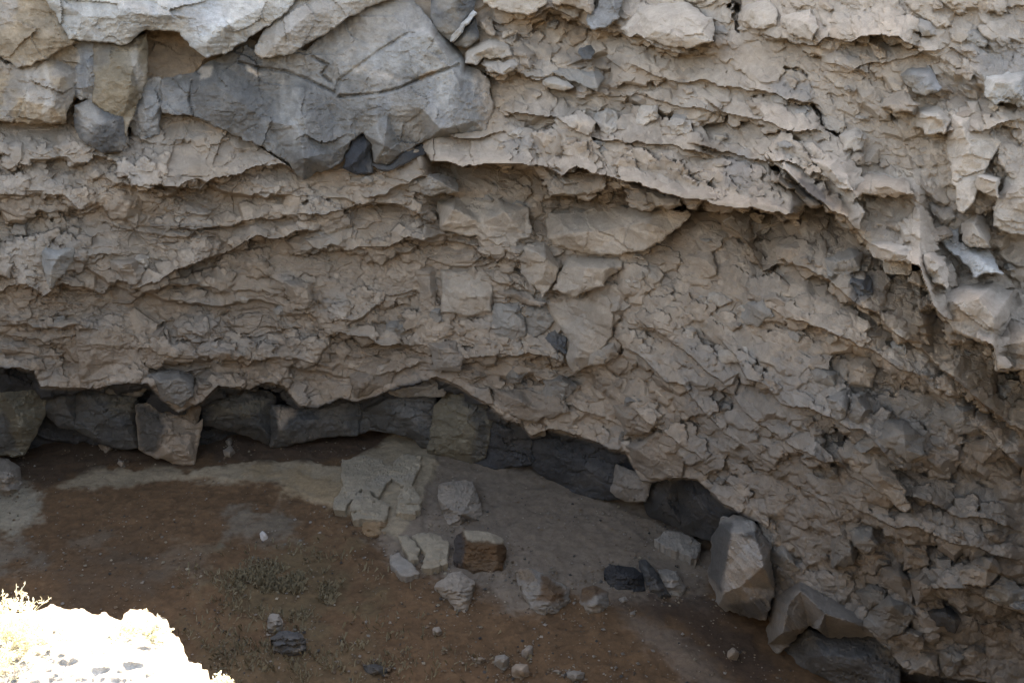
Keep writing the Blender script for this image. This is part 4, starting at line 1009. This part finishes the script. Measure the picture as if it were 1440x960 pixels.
loose('boulder', [(618, 680), (640, 675), (668, 677), (674, 700), (680, 720), (672, 732), (656, 731), (648, 742), (632, 740), (624, 725), (616, 700)], .30, 'pale', [(640, 690, .9), (662, 700, .9), (650, 722, 1.0), (630, 715, .95)], label='pale blocky boulder above the brown block', category='boulder')
loose('boulder', [(640, 752), (655, 745), (690, 748), (708, 758), (712, 772), (708, 800), (690, 805), (648, 798), (638, 785)], .42, 'earth', [(656, 762, 1.), (698, 766, 1.0), (650, 790, .4), (700, 795, .35)], top=.9, bump=.5,
      paint=[([(650, 744), (692, 746), (708, 757), (710, 764), (690, 761), (656, 760)], 'dust', .9, 2), ([(634, 750), (650, 748), (654, 765), (650, 798), (634, 790)], 'charcoal', .8, 3)], label='squared brown block with a pale dusty top', category='boulder')  # charcoal paints the shadow on the block's left side
loose('boulder', [(610, 824), (630, 806), (648, 802), (668, 818), (664, 842), (655, 860), (642, 858), (628, 840)], .28, 'pale', [(645, 815, .9), (640, 830, 1.), (655, 838, .8)], label='pale wedge boulder in front of the brown block', category='boulder')
loose('boulder', [(724, 800), (745, 797), (775, 812), (802, 828), (800, 845), (785, 862), (765, 867), (745, 856), (738, 838), (728, 818)], .34, 'greytan', [(755, 815, .9), (782, 835, 1.), (765, 850, .8)],
      paint=[([(760, 805), (795, 828), (792, 845), (770, 846), (755, 842), (762, 828)], 'earth', .9, 4), ([(722, 798), (745, 797), (755, 815), (730, 818)], 'brown', .8, 4)], label='rounded boulder with a dark brown stain and pale lower edge', category='boulder')
loose('boulder', [(818, 826), (835, 822), (855, 832), (858, 852), (845, 864), (825, 862), (815, 850)], .26, 'greytan', [(838, 835, .95), (840, 850, .9)], paint=[([(816, 822), (840, 820), (856, 832), (838, 836), (826, 846), (815, 850)], 'earth', .9, 3)], label='small round boulder right of the stained boulder', category='boulder')
loose('boulder', [(850, 800), (862, 792), (890, 797), (905, 806), (908, 830), (888, 835), (862, 828), (850, 815)], .28, 'black', [(870, 805, .9), (892, 812, 1.)], mat=M_BASALT, label='black low boulder in the dark corner', category='boulder')
loose('boulder', [(898, 788), (910, 786), (925, 805), (945, 838), (930, 842), (915, 830), (905, 808)], .30, 'darkgrey', [(912, 805, .9), (925, 825, .9)], mat=M_BASALT, label='blue grey elongated rock leaning beside the black boulder', category='boulder')
loose('boulder', [(925, 800), (950, 802), (965, 825), (955, 840), (938, 835)], .22, 'greytan', label='dusty grey boulder right of the elongated rock', category='boulder')
loose('rock_slab', [(920, 760), (935, 745), (970, 750), (985, 762), (980, 788), (955, 778)], .12, 'greytan', flat=True, label='flat grey slab by the black basalt block', category='rock slab', group=SL)
loose('rock_chunk', [(376, 872), (382, 862), (393, 862), (398, 878), (392, 888), (378, 886)], .22, 'greytan', label='small brown grey rock behind the dark grey one in the weeds', category='rock', group='loose rocks on the soil')
loose('rock_chunk', [(380, 895), (395, 886), (420, 888), (430, 900), (430, 918), (412, 923), (385, 915)], .30, 'darkgrey', [(398, 893, 1.), (420, 896, .95), (405, 908, .6)], mat=M_BASALT, label='dark grey layered rock among the weeds', category='rock', group='loose rocks on the soil')
sm = [([(606, 884), (616, 880), (622, 888), (617, 894), (609, 892)], 'pale', 'tiny pale stone alone on the brown soil'),
      ([(733, 912), (742, 907), (750, 908), (750, 920), (740, 924), (734, 920)], 'pale', 'pale cube like stone near the bottom middle'),
      ([(697, 922), (708, 918), (718, 924), (716, 934), (706, 940), (697, 932)], 'greytan', 'grey stone left of the round one at the bottom'),
      ([(718, 938), (728, 932), (742, 934), (745, 946), (735, 952), (720, 948)], 'tan', 'round tan stone at the bottom middle'),
      ([(664, 926), (674, 922), (684, 927), (676, 932)], 'pale', 'thin pale chip left of the grey stone'),
      ([(795, 945), (808, 941), (824, 946), (820, 956), (806, 958), (797, 953)], 'greytan', 'pinkish grey stone lowest at the bottom edge'),
      ([(775, 942), (784, 940), (794, 944), (786, 948)], 'pale', 'small white chip beside the pinkish stone'),
      ([(1022, 915), (1032, 909), (1040, 916), (1036, 926), (1024, 925)], 'tan', 'lone tan stone in the dark right corner'),
      ([(366, 750), (371, 746), (377, 749), (377, 756), (370, 758)], 'white', 'small round white cobble on a grey patch'),
      ([(316, 620), (323, 614), (328, 622), (322, 628)], 'pale', 'upper pale stone on the dark soil by the base blocks'),
      ([(314, 632), (324, 627), (330, 634), (324, 644), (316, 642)], 'pale', 'lower pale stone on the dark soil by the base blocks'),
      ([(163, 650), (170, 645), (176, 650), (170, 656)], 'tan', 'small tan stone before the rounded dark block'),
      ([(137, 625), (150, 622), (160, 632), (150, 637)], 'tan', 'pale stone tucked under the rounded dark block'),
      ([(510, 934), (530, 932), (546, 940), (540, 950), (516, 948)], 'darkgrey', 'flat dark grey stone half sunk at the bottom'),
      ([(868, 842), (878, 838), (884, 846), (874, 850)], 'greytan', 'small grey pebble below the black boulder'),
      ([(884, 860), (892, 858), (896, 866), (886, 868)], 'greytan', 'small grey pebble before the dusty grey boulder')]
for poly, pal, lab in sm:
    hh = (max(p[1] for p in poly) - min(p[1] for p in poly)) * .009
    loose('small_stone', poly, max(.05, hh), pal, sp=2.4, bump=.6, label=lab, category='stone', group='small stones on the soil')

# pebbles: uncounted, one mesh
def pebbles():
    r = np.random.default_rng(91)
    base = np.array([(1, 0, 0), (-1, 0, 0), (0, 1, 0), (0, -1, 0), (0, 0, 1), (0, 0, -1)], float)
    f = np.array([(0, 2, 4), (2, 1, 4), (1, 3, 4), (3, 0, 4), (2, 0, 5), (1, 2, 5), (3, 1, 5), (0, 3, 5)])
    Vs, Fs, Cs = [], [], []
    n = 0; k = 0
    near = []
    for pa in LOOSE:
        sz = np.hypot(*(pa.max(0) - pa.min(0)))
        for _ in range(int(6 + sz * .7)):
            q = pa[r.integers(len(pa))]; q2 = pa[r.integers(len(pa))]
            near.append(q + (q - pa.mean(0)) * r.uniform(.02, .35) + r.normal(0, 2.5, 2))
    while k < 5200 + len(near):
        if k >= 5200:
            px, py = near[k - 5200]
        else:
            px = r.uniform(-30, 1120); py = r.uniform(600, 985)
        if k < 5200 and py < np.interp(px, [-30, 60, 190, 300, 600, 760, 960, 1010, 1090], [640, 590, 635, 605, 625, 670, 745, 850, 940]):
            continue
        if k < 5200 and r.uniform() > .35 + .65 * float(fbm(np.array([px / 60]), np.array([py / 40]), 4, 3)[0] > 0):
            continue
        g = ground_hit(px, py)
        g[2] = ground_z(g[0:1], g[1:2])[0] + .02
        s = r.choice([.010, .015, .022, .035], p=[.5, .3, .15, .05])
        v = base * r.uniform(.6, 1.2, (6, 1)) * (s, s, s * .7)
        a = r.uniform(0, 6.28); v = v @ np.array([(math.cos(a), -math.sin(a), 0), (math.sin(a), math.cos(a), 0), (0, 0, 1)])
        Vs.append(v + g); Fs.append(f + n); n += 6
        c = np.array(PAL[r.choice(['greytan', 'brown', 'dust', 'pale', 'darkgrey'], p=[.25, .45, .12, .03, .15])]) * r.uniform(.45, .95)
        Cs.append(np.tile(c, (6, 1))); k += 1
    link('gravel', make_mesh('gravel', np.concatenate(Vs), np.concatenate(Fs), np.concatenate(Cs), M_TUFF, False), None, kind='stuff', label='scattered small gravel on the brown soil')
pebbles()

# weeds: low sprigs on the soil
def weeds():
    r = np.random.default_rng(17)
    Vs, Fs = [], []; n = 0; k = 0
    while k < 2300:
        if r.uniform() < .62:
            px, py = r.normal(405, 52), r.normal(822, 20)
        else:
            px, py = r.normal(420, 110), r.normal(925, 34)
        if py > 990 or px < 250 and py > 850 or fbm(np.array([px / 22]), np.array([py / 14]), 66, 3)[0] < -.05:
            continue
        g = ground_hit(px, py); g[2] = ground_z(g[0:1], g[1:2])[0] + .01
        a = r.uniform(0, 6.28); l = r.uniform(.03, .09); up = r.uniform(.02, .13); w_ = r.uniform(.005, .012)
        d = np.array((math.cos(a), math.sin(a), 0)); p_ = np.array((-d[1], d[0], 0))
        Vs.append(np.array([g - p_ * w_, g + p_ * w_, g + d * l * .6 + p_ * w_ * 1.1 + (0, 0, up), g + d * l + (0, 0, up * .8)])); Fs.append((n, n + 1, n + 2, n + 3)); n += 4; k += 1
    m = plain_mat('weed_green', (.17, .14, .085))
    link('weeds', make_mesh('weeds', np.concatenate(Vs), np.array(Fs), None, m, False), None, kind='stuff', label='low grey green weeds on the brown soil')
weeds()

# ------------------------------------------------------------------ sunlit rock and bush on the near rim
def rim_rock():
    poly = [(-260, 880), (-60, 872), (30, 858), (60, 856), (90, 851), (130, 859), (168, 866), (190, 858), (210, 862), (230, 871), (245, 890), (262, 915), (272, 935), (300, 950), (330, 975), (400, 1060), (430, 1200), (420, 1420), (-260, 1420)]
    P2, tri, isb, rim = fill(poly, 3.0, 4.5, 4242, 2.2)
    d = ray(P2[:, 0], P2[:, 1])
    G = EYE + d * ((7.0 - 9.0) / d[:, 2])[:, None]
    dd = np.clip(poly_dist(P2[:, 0], P2[:, 1], poly), 0, None)
    h = 7.0 - .22 * np.exp(-dd / 22) + .04 * fbm(G[:, 0] * 2.4, G[:, 1] * 2.4, 31, 4) + .010 * ridged(G[:, 0] * 7, G[:, 1] * 7, 32, 4) + .005 * fbm(G[:, 0] * 30, G[:, 1] * 30, 33, 3)
    e, dx, dy, r1, r2, r3 = cells(G[:, 0] / .25, G[:, 1] / .2, 34)
    h = h + .003 * (r1 - .5) + .012 * ridged(G[:, 0] * 11, G[:, 1] * 11, 39, 4) * np.exp(-dd / 40) + .02 * ridged(G[:, 0] * 14, G[:, 1] * 14, 38, 3)
    V = EYE + d * ((h - 9.0) / d[:, 2])[:, None]
    c = np.array((.60, .58, .535)) * (1 + .12 * fbm(G[:, 0] * 6, G[:, 1] * 6, 35, 4))[:, None]
    sp_ = sstep(.28, .5, fbm(G[:, 0] * 14, G[:, 1] * 14, 36, 4))[:, None] * sstep(75, 10, dd)[:, None] if False else (sstep(.25, .5, fbm(G[:, 0] * 34, G[:, 1] * 34, 36, 4)) * (1 - sstep(8, 48, dd)))[:, None]
    c = c * (1 - .6 * sp_) + np.array((.25, .23, .20)) * .6 * sp_
    def down(ii):
        q = V[ii].copy(); q[:, 2] = 4.5 + .3 * np.sin(q[:, 0] * 3); q[:, 1] -= .25
        return q
    V2, T2, idx = skirt(V, tri, rim, down)
    link('rim_rock', make_mesh('rim_rock', V2, T2, np.concatenate([c, c[idx]]), M_LIME, True), None, label='white sunlit rock on the near rim at the bottom left corner', category='rock')
rim_rock()

def tube(Vs, Fs, a, b, r0, r1):
    n = len(Vs)
    d = (b - a) / max(1e-6, np.linalg.norm(b - a)); u = np.cross(d, (.3, .2, .93)); u /= np.linalg.norm(u); v = np.cross(d, u)
    for p, r_ in ((a, r0), (b, r1)):
        for k in range(3):
            an = k * 2.094
            Vs.append(p + (u * math.cos(an) + v * math.sin(an)) * r_)
    for k in range(3):
        k2 = (k + 1) % 3
        Fs.append((n + k, n + k2, n + 3 + k2)); Fs.append((n + k, n + 3 + k2, n + 3 + k))

def bush(name, px, py, spread, height, nstem, seed, label, cat):
    r = np.random.default_rng(seed)
    d = ray(px, py); base = EYE + d * ((6.92 - 9) / d[2])
    root = link(name, None, None, label=label, category=cat); root.location = base
    Vs, Fs, LV, LF = [], [], [], []
    for i in range(nstem):
        a = r.uniform(0, 6.28); rad = math.sqrt(r.uniform()) * spread
        p = np.array((math.cos(a) * rad * .6, math.sin(a) * rad * .6, 0.)); dirn = np.array((math.cos(a) * rad / spread * .8, math.sin(a) * rad / spread * .8, 1.0)) + r.normal(0, .2, 3)
        dirn /= np.linalg.norm(dirn); L = height * r.uniform(.5, 1.1)
        for sgm in range(5):
            q = p + dirn * L / 5
            tube(Vs, Fs, p, q, .0026 * (1 - sgm * .15), .0022 * (1 - sgm * .16))
            for _ in range(3):
                bd = dirn + r.normal(0, .75, 3); bd /= np.linalg.norm(bd); bl = L * r.uniform(.06, .2)
                e = q + bd * bl
                tube(Vs, Fs, q, e, .0014, .0009)
                for _k in range(4):
                    c = q + bd * bl * r.uniform(.2, 1.05); s_ = r.uniform(.003, .0075)
                    u = r.normal(0, 1, 3); u /= np.linalg.norm(u); v = np.cross(u, r.normal(0, 1, 3)); v /= np.linalg.norm(v)
                    n = len(LV); LV += [c, c + u * s_ + v * s_ * .5, c + u * s_ * 2.2, c + u * s_ - v * s_ * .5]; LF.append((n, n + 1, n + 2, n + 3))
            p = q; dirn = dirn + r.normal(0, .16, 3); dirn /= np.linalg.norm(dirn)
    link('twigs', make_mesh('twigs', np.array(Vs), np.array(Fs), None, M_TWIG, False), root)
    link('leaves', make_mesh('leaves', np.array(LV), np.array(LF), None, M_LEAF, False), root)
M_TWIG = plain_mat('dry_twig', (.82, .76, .60))
M_LEAF = plain_mat('dry_yellow_leaf', (.86, .82, .62))
bush('dry_bush', -22, 955, .17, .20, 210, 5, 'yellow dry bush on the white rock at the left edge', 'bush')
bush('dry_tuft', 197, 905, .055, .085, 40, 6, 'small dry tuft on the white rock right of the bush', 'dry plant')
bush('grass_tuft', 318, 975, .03, .07, 14, 8, 'few dry yellow tips at the lower right of the white rock', 'dry plant')
print('done', round(time.time() - T_START, 1))
